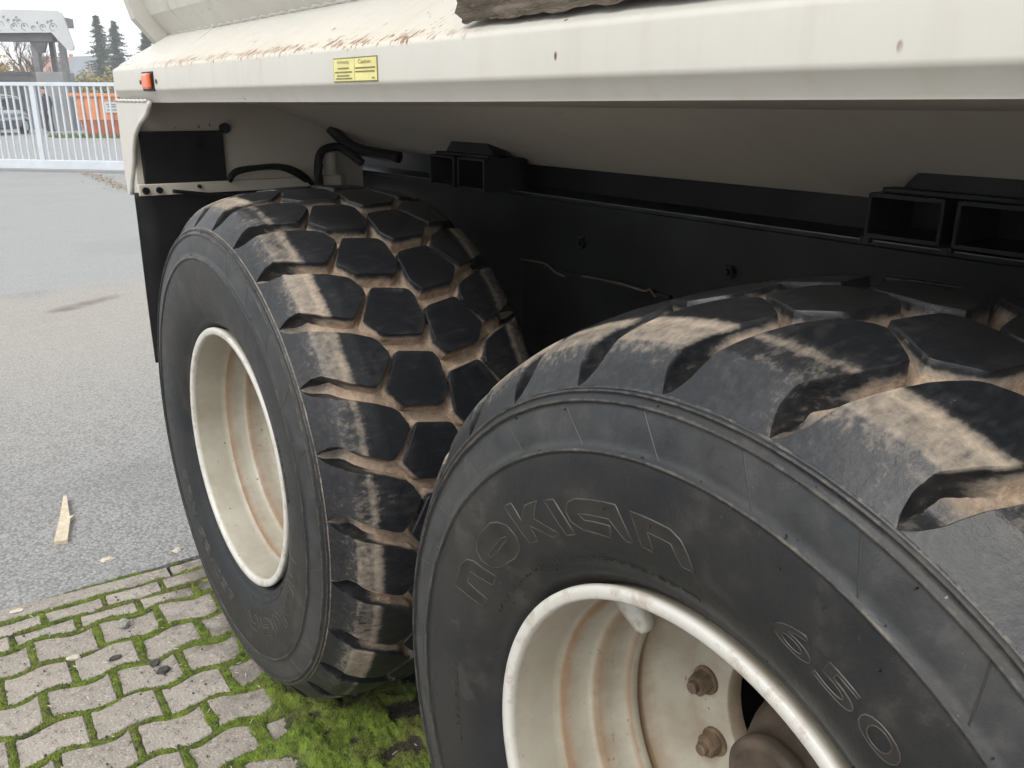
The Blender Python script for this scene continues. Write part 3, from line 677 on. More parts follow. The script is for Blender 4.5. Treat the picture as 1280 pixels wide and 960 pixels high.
xsg = [-600, -200, -60, -20, -8, -3, 0, 3, 8, 20, 60, 200, 600]
v = [(x, y, gz(y)) for y in ysg for x in xsg]; n = len(xsg)
f = [(j*n+i, j*n+i+1, (j+1)*n+i+1, (j+1)*n+i) for j in range(len(ysg)-1) for i in range(n-1)]
tag(obj('ground', mesh('ground', v, f, M_ASPH)), kind='structure')

# ---- paving: wavy concrete stones, each its own piece
def paver_mat():
    t = NT('concrete_paver'); v = t.coords(); n1 = t.noise(v, 5, 5, .6); n2 = t.noise(v, 60, 5, .7)
    oi = t.n('ShaderNodeObjectInfo')
    c = t.mix(t.ramp(n1, .3, .7), (0.255, 0.222, 0.192), (0.365, 0.330, 0.288))
    c = t.mix(t.ramp(oi.outputs['Random'], 0, 1, 0, .45), c, (0.20, 0.18, 0.155))
    g = t.n('ShaderNodeTexVoronoi'); g.inputs['Scale'].default_value = 170; t.l(v, g.inputs['Vector'])
    sc = t.n('ShaderNodeSeparateColor'); t.l(g.outputs['Color'], sc.inputs[0])
    c = t.mix(t.ramp(sc.outputs[0], .75, .95, 0, .55), c, (0.42, 0.39, 0.35))
    c = t.mix(t.ramp(sc.outputs[1], .86, .97, 0, .6), c, (0.08, 0.073, 0.065))
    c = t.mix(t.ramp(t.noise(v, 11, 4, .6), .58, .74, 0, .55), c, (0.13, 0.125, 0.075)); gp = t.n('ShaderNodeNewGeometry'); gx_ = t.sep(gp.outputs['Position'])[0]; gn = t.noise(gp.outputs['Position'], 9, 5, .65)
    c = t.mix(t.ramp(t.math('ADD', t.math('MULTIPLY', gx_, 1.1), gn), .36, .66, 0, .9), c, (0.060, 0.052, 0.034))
    t.col(c); t.rough(.9); t.bump(t.math('ADD', n2, t.math('MULTIPLY', g.outputs['Distance'], -.6)), .6, .004); return t.m
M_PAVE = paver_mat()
PR = R(-2.6); PO = np.array([-.505, 2.347])                  # paving is laid at a slight angle to the truck
def pave_xy(u, w): c, s = math.cos(PR), math.sin(PR); return (PO[0]+u*c-w*s, PO[1]+u*s+w*c)
PL, PW = .183, .142
def wave(u): return .012*math.sin(2*math.pi*u/PL+.6)
def paver_poly(row, k, rr):
    """outline of one stone in paving coordinates"""
    g = .0075
    off = (row % 2)*PL/2
    u0, u1 = k*PL+off+g, (k+1)*PL+off-g
    w1 = -.14-.088-(row)*PW-g; w0 = w1-PW+2*g
    us = np.linspace(u0, u1, 9)
    return [(u, w0+wave(u)) for u in us]+[(u, w1+wave(u)) for u in us[::-1]]
def rect_poly(u0, u1, w0, w1): us = np.linspace(u0, u1, 4); return [(u, w0) for u in us]+[(u, w1) for u in us[::-1]]
def paver_geo(poly, seed, top=0.0):
    rr = random.Random(seed); P = [np.array(pave_xy(*q)) for q in poly]
    jit = np.array([rr.uniform(-.002, .002), rr.uniform(-.002, .002)]); P = [q+jit+np.array([rr.uniform(-.0012, .0012), rr.uniform(-.0012, .0012)]) for q in P]
    c = sum(P)/len(P); tx_, ty_ = rr.uniform(-.03, .03), rr.uniform(-.03, .03); z0 = G+top+rr.uniform(-.004, .002)
    def Z(q): return z0+(q[0]-c[0])*tx_+(q[1]-c[1])*ty_
    v = []; n = len(P)
    nrm = []
    for i in range(n):
        t = P[(i+1) % n]-P[i-1]; t = t/np.linalg.norm(t); nrm.append(np.array([t[1], -t[0]]))
    if sum(float(np.dot(P[i]-c, nrm[i])) for i in range(n)) < 0: nrm = [-q for q in nrm]
    for ins, dz in ((0, -.05), (0, -.009), (.0018, -.0035), (.006, 0)):
        for i in range(n): q = P[i]-nrm[i]*ins; v.append((q[0], q[1], Z(q)+dz))
    f = [(j*n+i, j*n+(i+1) % n, (j+1)*n+(i+1) % n, (j+1)*n+i) for j in range(3) for i in range(n)]+[tuple(3*n+i for i in range(n))]
    return v, f
M_JOINT = plain('joint_soil', (0.050, 0.052, 0.026), .95, var=.5, scale=14, bump=.4)
jb = MB(); q = [pave_xy(-6, .024), pave_xy(6, .024), pave_xy(6, -5), pave_xy(-6, -5)]
jb.add([(a, b, G-.018) for a, b in q]+[(a, b, G-.06) for a, b in q], [(0, 1, 2, 3), (7, 6, 5, 4)]+[(i, (i+1) % 4, 4+(i+1) % 4, 4+i) for i in range(4)])
paving = tag(jb.build('paving', M_JOINT), kind='structure')
rest_v, rest_f = [], []
stones = []
for k in range(-6, 6): stones.append((rect_poly(k*1.0+.46+.006, (k+1)*1.0+.46-.006, -.053, .020), .004))
for k in range(-26, 28): stones.append((rect_poly(k*PL+.05+.006, (k+1)*PL+.05-.006, -.137, -.064), 0))
for k in range(-26, 28):
    us = np.linspace(k*PL+.14+.007, (k+1)*PL+.14-.007, 8)
    stones.append(([(u, -.221+wave(u)*.9) for u in us]+[(u, -.151) for u in us[::-1]], 0))
for row in range(0, 26):
    for k in range(-26, 28): stones.append((paver_poly(row, k, random), 0))
npv = 0
for i, (poly, top) in enumerate(stones):
    cx, cy = pave_xy(sum(q[0] for q in poly)/len(poly), sum(q[1] for q in poly)/len(poly))
    v, f = paver_geo(poly, i, top)
    if -1.15 < cx < .75 and .62 < cy or (top > 0 and abs(cx) < 1.5):
        vv = [(a-cx, b-cy, c-G) for a, b, c in v]
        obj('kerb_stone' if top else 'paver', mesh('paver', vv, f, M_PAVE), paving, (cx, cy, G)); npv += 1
    else:
        b = len(rest_v); rest_v += v; rest_f += [tuple(q+b for q in w) for w in f]
o = obj('paver_field', mesh('paver_field', rest_v, rest_f, M_PAVE), paving); o['kind'] = 'stuff'
print('pavers', npv)

# ---- moss: bulging cushions in the joints, spreading over the stones beside the wheels
MX0, MX1, MY0, MY1 = -1.15, .95, .55, 2.37
stp = .0055; gx = np.arange(MX0, MX1, stp); gy = np.arange(MY0, MY1, stp)
def lattice_noise(X, Y, sc, seed):
    r_ = np.random.default_rng(seed); T = r_.random((256, 256))
    xs, ys = X*sc+50, Y*sc+50; xi, yi = np.floor(xs).astype(int), np.floor(ys).astype(int); fx, fy = xs-xi, ys-yi
    fx = fx*fx*(3-2*fx); fy = fy*fy*(3-2*fy); xi %= 256; yi %= 256; x1, y1 = (xi+1) % 256, (yi+1) % 256
    return (T[xi, yi]*(1-fx)+T[x1, yi]*fx)*(1-fy)+(T[xi, y1]*(1-fx)+T[x1, y1]*fx)*fy
def fbm(X, Y, sc, seed, o=4): return sum(lattice_noise(X, Y, sc*2**i, seed+i)*.5**i for i in range(o))/sum(.5**i for i in range(o))
GX, GY = np.meshgrid(gx, gy, indexing='ij')
big = fbm(GX, GY, 4.5, 11, 4); mid = fbm(GX, GY, 17, 21, 4); fine = fbm(GX, GY, 90, 31, 3)
cP, sP = math.cos(PR), math.sin(PR); UU = (GX-PO[0])*cP+(GY-PO[1])*sP; WW = -(GX-PO[0])*sP+(GY-PO[1])*cP
wv = .012*np.sin(2*np.pi*UU/PL+.6)
def row_dist(w, edges): return np.min([np.abs(w-e) for e in edges], 0)
rowc = (-.228-(WW-wv))/PW; rowi = np.floor(rowc); dw = np.abs(rowc-np.round(rowc))*PW
offu = (rowi % 2)*PL/2; du = np.abs((UU-offu)/PL-np.round((UU-offu)/PL))*PL
jd = np.where(WW-wv < -.228, np.minimum(dw, du), 9.)
d2_ = np.where((WW < -.137) & (WW-wv > -.235), np.abs((UU-.14)/PL-np.round((UU-.14)/PL))*PL, 9.); d1_ = np.where((WW < -.058) & (WW > -.144), np.abs((UU-.05)/PL-np.round((UU-.05)/PL))*PL, 9.)
jd = np.minimum.reduce([jd, d1_, d2_, np.abs(WW+.144), np.abs(WW+.0585), np.where(WW > -.3, np.abs(WW-wv*.9+.2245), 9.), np.where(WW > 0, np.abs(WW-.024)+.003, 9.)])
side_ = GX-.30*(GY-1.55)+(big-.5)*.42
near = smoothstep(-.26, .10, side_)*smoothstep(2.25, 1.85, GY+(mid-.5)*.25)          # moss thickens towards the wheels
deep = smoothstep(-.03, .20, side_)*smoothstep(2.05, 1.75, GY)                         # earth covers stones by the tyres, its dark colour also painting in shade
jw = .0092+.013*near+.016*(mid-.5)+.012*(big-.5)
joint = smoothstep(jw+.008, jw-.002, jd)
jointm = smoothstep(.26, .5, big*.45+mid*.55+near*.25)
cush = smoothstep(.53, .66, mid*.55+big*.3+fine*.15+(near-.5)*.16)
H = -.016+joint*(.008+.0085*jointm+near*.008*mid+.006*(fine-.5))+deep*(.0145+.003*fine)+cush*deep*(.007+.010*(mid-.3)+.006*(fine-.5))
Z = G+H
hgt = H
idx = np.arange(len(gx)*len(gy)).reshape(len(gx), len(gy))
F4 = np.stack([idx[:-1, :-1], idx[1:, :-1], idx[1:, 1:], idx[:-1, 1:]], -1).reshape(-1, 4)
def moss_mat():
    t = NT('moss'); v = t.coords(); a = t.attr('lush'); n1 = t.noise(v, 30, 5, .65); n2 = t.noise(v, 8, 4); n3 = t.noise(v, 220, 3)
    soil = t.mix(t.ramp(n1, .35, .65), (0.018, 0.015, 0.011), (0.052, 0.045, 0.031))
    grn = t.mix(t.ramp(n1, .32, .68), (0.056, 0.088, 0.011), (0.170, 0.240, 0.020))
    grn = t.mix(t.ramp(n2, .46, .64, 0, .6), grn, (0.135, 0.132, 0.038))
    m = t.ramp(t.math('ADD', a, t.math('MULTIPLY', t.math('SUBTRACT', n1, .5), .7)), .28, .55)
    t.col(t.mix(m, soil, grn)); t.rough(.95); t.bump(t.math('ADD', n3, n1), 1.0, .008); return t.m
M_MOSS = moss_mat()
lush = np.clip(joint*(.22+.42*jointm+.15*near)+deep*cush*.62+deep*.04+(fine-.5)*.35-.60*smoothstep(.02, .34, GX-.12*(1.6-GY)+(mid-.5)*.2)*(1-.25*cush), 0, 1)  # moss gives way to dark soil under the truck, painting in its shade
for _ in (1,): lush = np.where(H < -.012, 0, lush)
mv = np.stack([GX, GY, Z], -1).reshape(-1, 3)
# small leaves standing on the cushions
cand = np.argwhere((lush > .42)); sel = cand[rng.integers(0, len(cand), 70000)]
tv = []; tf = []
base_n = len(mv)
bx = gx[sel[:, 0]]+rng.uniform(-.004, .004, len(sel)); by = gy[sel[:, 1]]+rng.uniform(-.004, .004, len(sel)); bz = Z[sel[:, 0], sel[:, 1]]
an = rng.uniform(0, 6.283, len(sel)); hh = rng.uniform(.002, .0062, len(sel)); ww = rng.uniform(.0009, .002, len(sel)); ln_ = rng.uniform(-.0035, .0035, (len(sel), 2))
t0 = np.stack([bx-ww*np.cos(an), by-ww*np.sin(an), bz-.001], -1); t1 = np.stack([bx+ww*np.cos(an), by+ww*np.sin(an), bz-.001], -1); t2 = np.stack([bx+ln_[:, 0], by+ln_[:, 1], bz+hh], -1)
tv = np.stack([t0, t1, t2], 1).reshape(-1, 3); tfi = np.arange(len(tv)).reshape(-1, 3)+base_n
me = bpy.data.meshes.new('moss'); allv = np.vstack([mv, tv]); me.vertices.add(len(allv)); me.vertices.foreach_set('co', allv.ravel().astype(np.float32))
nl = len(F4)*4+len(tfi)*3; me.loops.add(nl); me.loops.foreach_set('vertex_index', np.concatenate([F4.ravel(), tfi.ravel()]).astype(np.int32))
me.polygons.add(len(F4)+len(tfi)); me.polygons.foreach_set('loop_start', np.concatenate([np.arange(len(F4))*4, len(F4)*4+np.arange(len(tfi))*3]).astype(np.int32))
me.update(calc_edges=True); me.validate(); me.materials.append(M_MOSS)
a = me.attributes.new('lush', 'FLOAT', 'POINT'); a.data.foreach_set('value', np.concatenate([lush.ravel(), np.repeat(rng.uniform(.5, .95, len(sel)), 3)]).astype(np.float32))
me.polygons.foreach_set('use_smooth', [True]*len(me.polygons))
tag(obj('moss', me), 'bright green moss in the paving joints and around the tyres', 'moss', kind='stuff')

# ==================================================================== SMALL THINGS LYING ABOUT
def rock(name, loc, size, mat, label, cat, seed, group=None, rotz=0.):
    bm = bmesh.new(); bmesh.ops.create_icosphere(bm, subdivisions=2, radius=1)
    for q in bm.verts:
        k = 1+.45*mnoise.noise(q.co*1.3+Vector((seed*7.1, 0, 0)))+.15*mnoise.noise(q.co*3+Vector((0, seed*3.3, 0)))
        q.co = Vector((q.co.x*size[0]*k, q.co.y*size[1]*k, max(q.co.z, -.55)*size[2]*k))
    me = bpy.data.meshes.new(name); bm.to_mesh(me); bm.free(); me.materials.append(mat)
    z = min(q.co.z for q in me.vertices)
    o = obj(name, me, None, (loc[0], loc[1], loc[2]-z-.001), (0, 0, rotz)); tag(o, label, cat, group); return o
M_WOODCHIP = plain('fresh_wood', (0.50, 0.43, 0.32), .75, var=.15, scale=40)
M_PALE = plain('pale_stone', (0.52, 0.46, 0.38), .85, var=.2, scale=60); M_DARKST = plain('dark_stone', (0.06, 0.056, 0.05), .9, var=.5, scale=60, bump=.3); M_GREYST = plain('grey_stone', (0.27, 0.26, 0.25), .85, var=.3, scale=60)
ch = MB(); poly = [(-.340, 2.750), (-.297, 2.734), (-.255, 2.905), (-.235, 2.925), (-.252, 2.93), (-.226, 3.13), (-.238, 3.132), (-.285, 2.945)]
ch.prism([(a+.29, b-2.85) for a, b in poly], 'z', .0, .016); o = ch.build('wood_chip', M_WOODCHIP, None, False, (-.29, 2.85, G+.002), (R(1), R(-2), 0)); tag(o, 'pale split wood chip lying alone on the asphalt', 'wood chip')
rock('pebble', (-.205, 2.515, G), (.022, .014, .007), M_PALE, 'flat pale pebble on the asphalt close to the paving edge', 'pebble', 1)
rock('pebble', (-.262, 2.045, G+.001), (.020, .017, .018), M_GREYST, 'grey two-tone stone standing on a paver', 'stone', 2)
rock('pebble', (-.425, 1.955, G+.0), (.018, .012, .008), M_PALE, 'small yellowish pebble beside a mossy joint', 'pebble', 3)
rock('clod', (-.325, 1.885, G), (.017, .011, .008), M_DARKST, 'single dark earth clod by a mossy joint left of the other clods', 'clod', 4)
rock('clod', (-.235, 1.79, G), (.017, .012, .009), M_DARKST, 'dark earth clod on a paver, upper one of a pair', 'clod', 5)
rock('clod', (-.225, 1.74, G), (.020, .013, .010), M_DARKST, 'dark earth clod on a paver, lower one of a pair', 'clod', 6)
rock('pebble', (.018, 2.435, G), (.016, .012, .009), M_PALE, 'white pebble on the kerb next to the far tyre', 'pebble', 8)
rock('pebble', (-.52, 2.33, G+.004), (.02, .012, .004), M_PALE, 'pale chip lying on the kerb stones', 'pebble', 9)
# loose crumbs of grit and needles on the stones
cr = MB()
for i in range(260):
    x, y = random.uniform(-.8, .45), random.uniform(.9, 2.3)
    s = random.uniform(.0010, .0034); cr.box(-s, s, -s*.7, s*.7, 0, s*1.1, Matrix.Translation((x, y, G+.0015)) @ Matrix.Rotation(random.uniform(0, 6.28), 4, 'Z') @ Matrix.Rotation(random.uniform(-.3, .3), 4, 'X'))
tag(cr.build('grit', M_DARKST), 'dark crumbs of grit scattered over the pavers', 'grit', kind='stuff')
cr = MB()
for i in range(170):
    x, y = random.uniform(-.55, .45), random.uniform(.9, 2.3)
    s = random.uniform(.003, .009); cr.box(-s, s, -.0008, .0008, 0, .0014, Matrix.Translation((x, y, G+.004+.006*random.random())) @ Matrix.Rotation(random.uniform(0, 6.28), 4, 'Z') @ Matrix.Rotation(random.uniform(-.3, .3), 4, 'X'))
tag(cr.build('straw_bits', M_PALE), 'tiny pale straw bits lying on moss and pavers', 'straw', kind='stuff')

# ---- rough-sawn plank lying on the ledge
def bark_mat():
    t = NT('weathered_plank'); v = t.coords((14, 1.6, 30)); n1 = t.noise(v, 3.0, 6, .7); n2 = t.noise(t.coords((60, 14, 60)), 2, 5, .75)
    c = t.mix(t.ramp(n1, .32, .66), (0.048, 0.038, 0.030), (0.25, 0.205, 0.16)); c = t.mix(t.ramp(n2, .58, .72, 0, .9), c, (0.34, 0.27, 0.19))
    t.col(c); t.rough(.95); t.bump(t.math('ADD', n1, n2), 1.0, .012); return t.m
pk = MB(); ny = 260
cor = [(-.014, .0), (.10, .001), (.10, .034), (-.012, .037)]; sec_p = []
for i in range(4):
    a_, b_ = cor[i], cor[(i+1) % 4]; nn_ = 16 if i % 2 == 0 else 7
    sec_p += [(a_[0]+(b_[0]-a_[0])*t/nn_, a_[1]+(b_[1]-a_[1])*t/nn_) for t in range(nn_)]
v = []; n = len(sec_p)
for j in range(ny):
    y = .462-1.25*j/(ny-1)
    for i, (x, z) in enumerate(sec_p):
        q = Vector((x*30, y*22, z*55)); w = mnoise.noise(q)*.0042+mnoise.noise(Vector((x*90, y*70, z*150)))*.0030+mnoise.noise(Vector((x*20, y*6, z*260)))*.0022
        inw = Vector((x-.043, 0, (z-.018)*2.5)).normalized()
        v.append((x+inw.x*w, y+(.012*mnoise.noise(Vector((x*45, z*80, 2))) if j < 3 else 0), z+inw.z*w))
f = [(j*n+i, j*n+(i+1) % n, (j+1)*n+(i+1) % n, (j+1)*n+i) for j in range(ny-1) for i in range(n)]+[tuple(range(n-1, -1, -1)), tuple((ny-1)*n+i for i in range(n))]
pk.add(v, f); o = pk.build('plank', bark_mat(), None, True, (.020, .018, 1.0095), (R(-.45), R(-28), 0)); tag(o, 'rough weathered wooden plank lying along the top of the ledge', 'plank')
o.modifiers.new('edge', 'EDGE_SPLIT').split_angle = R(50)

# ==================================================================== BEYOND THE YARD
M_GATE = plain('gate_paint', (0.50, 0.54, 0.58), .4, var=.06, scale=3)
ga, gb = Vector((1.96, 22.95)), Vector((4.07, 20.85)); gd = (gb-ga).normalized(); gang = math.atan2(gd.y, gd.x)
gate = empty('sliding_gate', (ga.x, ga.y, G), None, (0, 0, gang)); tag(gate, 'white steel sliding gate with upright bars across the yard entrance', 'gate')
GL0, GL1 = -3.2, 6.4
b = MB(); b.box(GL0, GL1, -.06, .06, .06, .26, b=.01); b.build('bottom_rail', M_GATE, gate)
b = MB(); b.box(GL0, GL1, -.03, .03, 1.86, 1.94, b=.008); b.build('top_rail', M_GATE, gate)
bar = MB(); bar.box(-.017, .017, -.017, .017, .26, 1.86); BAR = mbmesh(bar, 'bar', M_GATE, False)
pst = MB(); pst.box(-.06, .06, -.035, .035, .26, 1.86, b=.006); PST = mbmesh(pst, 'post', M_GATE, False)
for q in (-2.03, 1.15, 4.33):
    obj('post', PST, gate, (q, 0, 0))
    for k in range(1, 19): obj('bar', BAR, gate, (q+k*.1674, 0, 0))
for x in (GL0+.6, GL1-.6):
    w = MB(); w.tube([(x, -.04, .055), (x, .04, .055)], .055, 16); w.build('roller', M_NUT, gate)
# dry leaves blown against the gate track
M_LEAF = plain('dry_leaves', (0.33, 0.26, 0.17), .9, var=.4, scale=9)
lv = MB()
for i in range(420):
    t = random.random(); c = Vector((3.45, 21.0)).lerp(Vector((3.22, 16.3)), t); w = .05+.10*random.random()
    x, y = c.x+random.gauss(0, w), c.y+random.gauss(0, .12); s = random.uniform(.015, .04)
    Mx = Matrix.Translation((x, y, G+.012+random.random()*.025)) @ Matrix.Rotation(random.uniform(0, 6.28), 4, 'Z') @ Matrix.Rotation(random.uniform(-.7, .7), 4, 'X')
    lv.add([Mx @ Vector(q) for q in ((-s, 0, 0), (0, -s*.6, .004), (s, 0, 0), (0, s*.6, .004))], [(0, 1, 2, 3)])
tag(lv.build('fallen_leaves', M_LEAF), 'strip of dry brown leaves on the yard before the gate', 'leaves', kind='stuff')

ZB = G+.25
M_CONC = plain('grey_concrete', (0.20, 0.205, 0.21), .85, var=.18, scale=1.2, bump=.1); M_STEEL = plain('grey_steel', (0.13, 0.13, 0.135), .5, .2, var=.2, scale=3)
M_WHITE = plain('white_fascia', (0.45, 0.465, 0.47), .5, var=.05, scale=1); M_DARK = plain('dark_lining', (0.07, 0.07, 0.075), .7, var=.3, scale=2)
vd = Vector((.160, .987, 0))       # looking direction out into the street
def frame_at(x, y): return (x, y, ZB), (0, 0, math.atan2(-.55, .83))
# grey garage wall
loc, rot = frame_at(6.25, 46.5)
gw = empty('garage', loc, None, rot); tag(gw, 'low grey flat-roofed garage behind the gate and the parked car', 'garage')
b = MB(); b.box(-9, .25, 0, 4, 0, 2.38); b.build('wall', M_CONC, gw)
b = MB(); b.box(-9.1, .35, -.12, 4.1, 2.383, 2.52); b.build('roof', M_STEEL, gw)
for k in range(4):
    b = MB(); b.box(-2.3*k-2.2, -2.3*k-.2, -.05, -.002, .03, 2.15)
    for j in range(5): b.box(-2.3*k-2.15, -2.3*k-.25, -.075, -.052, .08+.42*j, .42+.42*j)
    b.build('garage_door', M_STEEL, gw)
# canopy of a wash bay
loc, rot = frame_at(7.05, 43.35)
cn = empty('canopy', loc, None, rot); tag(cn, 'tall white-fronted canopy on dark posts with bubble emblem on its fascia', 'canopy')
fa = MB(); prof = [(-6, 3.95), (-6, 5.00), (.45, 4.93), (.60, 4.86), (.68, 4.7), (.95, 3.48), (.90, 3.36), (.74, 3.34), (.62, 3.42), (.10, 4.06)]
fa.prism(prof, 'y', -.14, .0); o = fa.build('fascia', M_WHITE, cn)
rf = MB(); rf.box(-6, -.2, .003, 3.0, 4.45, 4.85); rf.build('roof', M_STEEL, cn)
lin = MB(); lin.box(-6, .05, .003, .5, 3.70, 4.05); lin.build('lining', M_DARK, cn)
for x, y, w in ((-.85, .25, .13), (-.40, .9, .10), (.28, .35, .11)):
    b = MB(); b.box(x-w, x+w, y-w, y+w, 0, 4.44); b.build('post', M_STEEL, cn)
hd = MB(); hd.prism([(-1.75, 4.05), (-.1, 4.05), (-.42, 3.25), (-.72, 3.25), (-.95, 3.72)], 'y', .05, .22); hd.build('gusset', M_DARK, cn)
cb = MB(); cb.box(-.75, .38, -.3, .9, 0, 2.45, b=.02); cb.build('cabinet', M_CONC, cn)
M_EMB = plain('emblem_line', (0.17, 0.18, 0.19), .6)
for (cx, cz, rr) in ((-2.02, 4.30, .19), (-1.42, 4.27, .13), (-.98, 4.28, .14), (-.62, 4.24, .08), (-.22, 4.26, .12), (.22, 4.27, .15), (-1.62, 4.52, .06), (-1.78, 4.66, .04), (-1.36, 4.50, .07), (-1.18, 4.48, .09), (-1.26, 4.64, .035), (.02, 4.46, .05), (.18, 4.50, .06), (-.42, 4.44, .03)):
    e = MB(); e.tube([(cx+rr*math.cos(a), -.146, cz+rr*math.sin(a)) for a in np.linspace(0, 4.9, 22)], .012, 5); e.tube([(cx-.1*rr, -.141, cz+.3*rr), (cx-.1*rr, -.150, cz+.3*rr)], rr*.22+.015, 10)
    e.build('bubble_emblem', M_EMB, cn)
# orange skip
M_SKIP = plain('orange_skip_paint', (0.56, 0.21, 0.085), .6, var=.18, scale=2); M_SKIP2 = plain('rust_red_skip', (0.30, 0.075, 0.035), .7, var=.25, scale=3)
loc, rot = frame_at(7.3, 34.6)
sk = empty('skip_container', loc, None, rot); tag(sk, 'orange steel skip with a white notice standing on grass beyond the gate', 'skip')
b = MB(); b.prism([(-1.35, .62), (1.6, .62), (1.7, 1.42), (-1.42, 1.42)], 'y', 0, 1.8); b.build('upper_body', M_SKIP, sk)
b = MB(); b.prism([(-1.18, .02), (1.45, .02), (1.58, .615), (-1.33, .615)], 'y', .02, 1.78); b.build('lower_body', M_SKIP2, sk)
b = MB(); b.box(-1.62, 1.8, -.07, 1.87, 1.423, 1.55, b=.02); b.build('rim_rail', M_SKIP, sk)
for x in np.linspace(-1.15, 1.4, 6):
    b = MB(); b.box(x-.04, x+.04, -.05, -.002, .64, 1.42); b.build('rib', M_SKIP, sk)
nt = MB(); nt.box(-.35, .38, -.075, -.052, .88, 1.25); nt = nt.build('notice', M_WHITE, sk)
ink2 = MB()
for (a, c, z) in ((-.28, .28, 1.14), (-.25, .30, 1.06), (-.28, .1, .95), (.14, .31, .95)): ink2.box(a, c, -.080, -.0765, z, z+.045)
ink2.build('notice_text', M_EMB, nt)
gr = MB()
for i in range(2600):
    x, y = random.uniform(5.2, 9.5), random.uniform(32.3, 36.2); h = random.uniform(.06, .2)
    if (x-5.2)*.66+(y-36.2) > 1.0 or (x-5.2)*.66+(y-36.2) < -1.2: continue
    gr.add([(x-.02, y, ZB-.02), (x+.02, y, ZB-.02), (x+random.uniform(-.06, .06), y+random.uniform(-.06, .06), ZB+h)], [(0, 1, 2)])
M_GRASS = plain('grass', (0.10, 0.15, 0.03), .9, var=.4, scale=3)
tag(gr.build('grass', M_GRASS), 'rough green grass around the orange skip', 'grass', kind='stuff')

# ---- parked car
M_CARB = NT('car_dark_blue'); M_CARB.col((0.018, 0.024, 0.050)); M_CARB.rough(.25); M_CARB.b.inputs['Coat Weight'].default_value = .8; M_CARB = M_CARB.m
M_CARS = NT('car_silver'); M_CARS.col((0.40, 0.42, 0.42)); M_CARS.rough(.3); M_CARS.b.inputs['Metallic'].default_value = .4; M_CARS = M_CARS.m
M_GLASS = NT('dark_glass'); M_GLASS.col((0.03, 0.04, 0.05)); M_GLASS.rough(.08); M_GLASS = M_GLASS.m
M_TYRE = plain('car_tyre', (0.02, 0.02, 0.02), .8); M_LAMPW = plain('lamp_white', (0.8, 0.8, 0.78), .2, var=.02)
car = empty('parked_car', (3.75, 39.6, ZB), None, (0, 0, R(238))); tag(car, 'dark blue and silver hatchback parked behind the gate bars', 'car')
def loft(secs, name, mat, parent):
    n = len(secs[0]); mb = MB(); v = [q for s_ in secs for q in s_]
    f = [(i*n+j, i*n+(j+1) % n, (i+1)*n+(j+1) % n, (i+1)*n+j) for i in range(len(secs)-1) for j in range(n)]+[tuple(range(n)), tuple((len(secs)-1)*n+j for j in range(n-1, -1, -1))]
    mb.add(v, f); return mb.build(name, mat, parent, False)
def csec(x, w, z0, z1): return [(x, -w+.06, z0), (x, -w, z0+.1), (x, -w, z1-.12), (x, -w+.08, z1), (x, w-.08, z1), (x, w, z1-.12), (x, w, z0+.1), (x, w-.06, z0)]
loft([csec(-1.9, .70, .35, .60), csec(-1.75, .80, .22, .66), csec(-.9, .82, .20, .66), csec(.9, .82, .20, .66), csec(1.75, .80, .22, .64), csec(1.95, .66, .32, .58)], 'lower_body', M_CARB, car)
loft([csec(-1.86, .70, .605, .84), csec(-1.0, .80, .664, .92), csec(.6, .80, .664, .92), csec(1.5, .76, .644, .84), csec(1.85, .62, .60, .72)], 'bonnet_body', M_CARS, car)
loft([csec(-1.75, .66, .80, 1.05), csec(-1.45, .64, .90, 1.38), csec(-.4, .64, .90, 1.46), csec(.35, .63, .90, 1.40), csec(1.0, .70, .86, .96)], 'window_glass', M_GLASS, car)
loft([csec(-1.5, .60, 1.26, 1.43), csec(-.4, .61, 1.30, 1.50), csec(.30, .59, 1.28, 1.45)], 'roof', M_CARS, car)
for s in (-1, 1):
    for x in (-1.2, 1.25):
        w = MB(); w.tube([(x, s*.64, .30), (x, s*.835, .30)], .30, 22); wo_ = w.build('wheel', M_TYRE, car); w = MB(); w.tube([(x, s*.83, .30), (x, s*.842, .30)], .19, 16); w.build('hub_cap', M_CARS, wo_)
    h = MB(); h.box(1.72, 1.90, s*.60-.13, s*.60+.13, .58, .70, b=.03); h.build('headlight', M_LAMPW, car)
    h = MB(); h.box(-1.90, -1.78, s*.62-.09, s*.62+.09, .62, .86, b=.03); h.build('tail_light', M_SKIP2, car)
    h = MB(); h.box(.55, .67, s*.86-.08, s*.86+.08, .92, 1.04, b=.02); h.build('mirror', M_CARB, car)
h = MB(); h.box(1.94, 1.985, -.26, .26, .38, .49); h.build('number_plate', M_LAMPW, car)

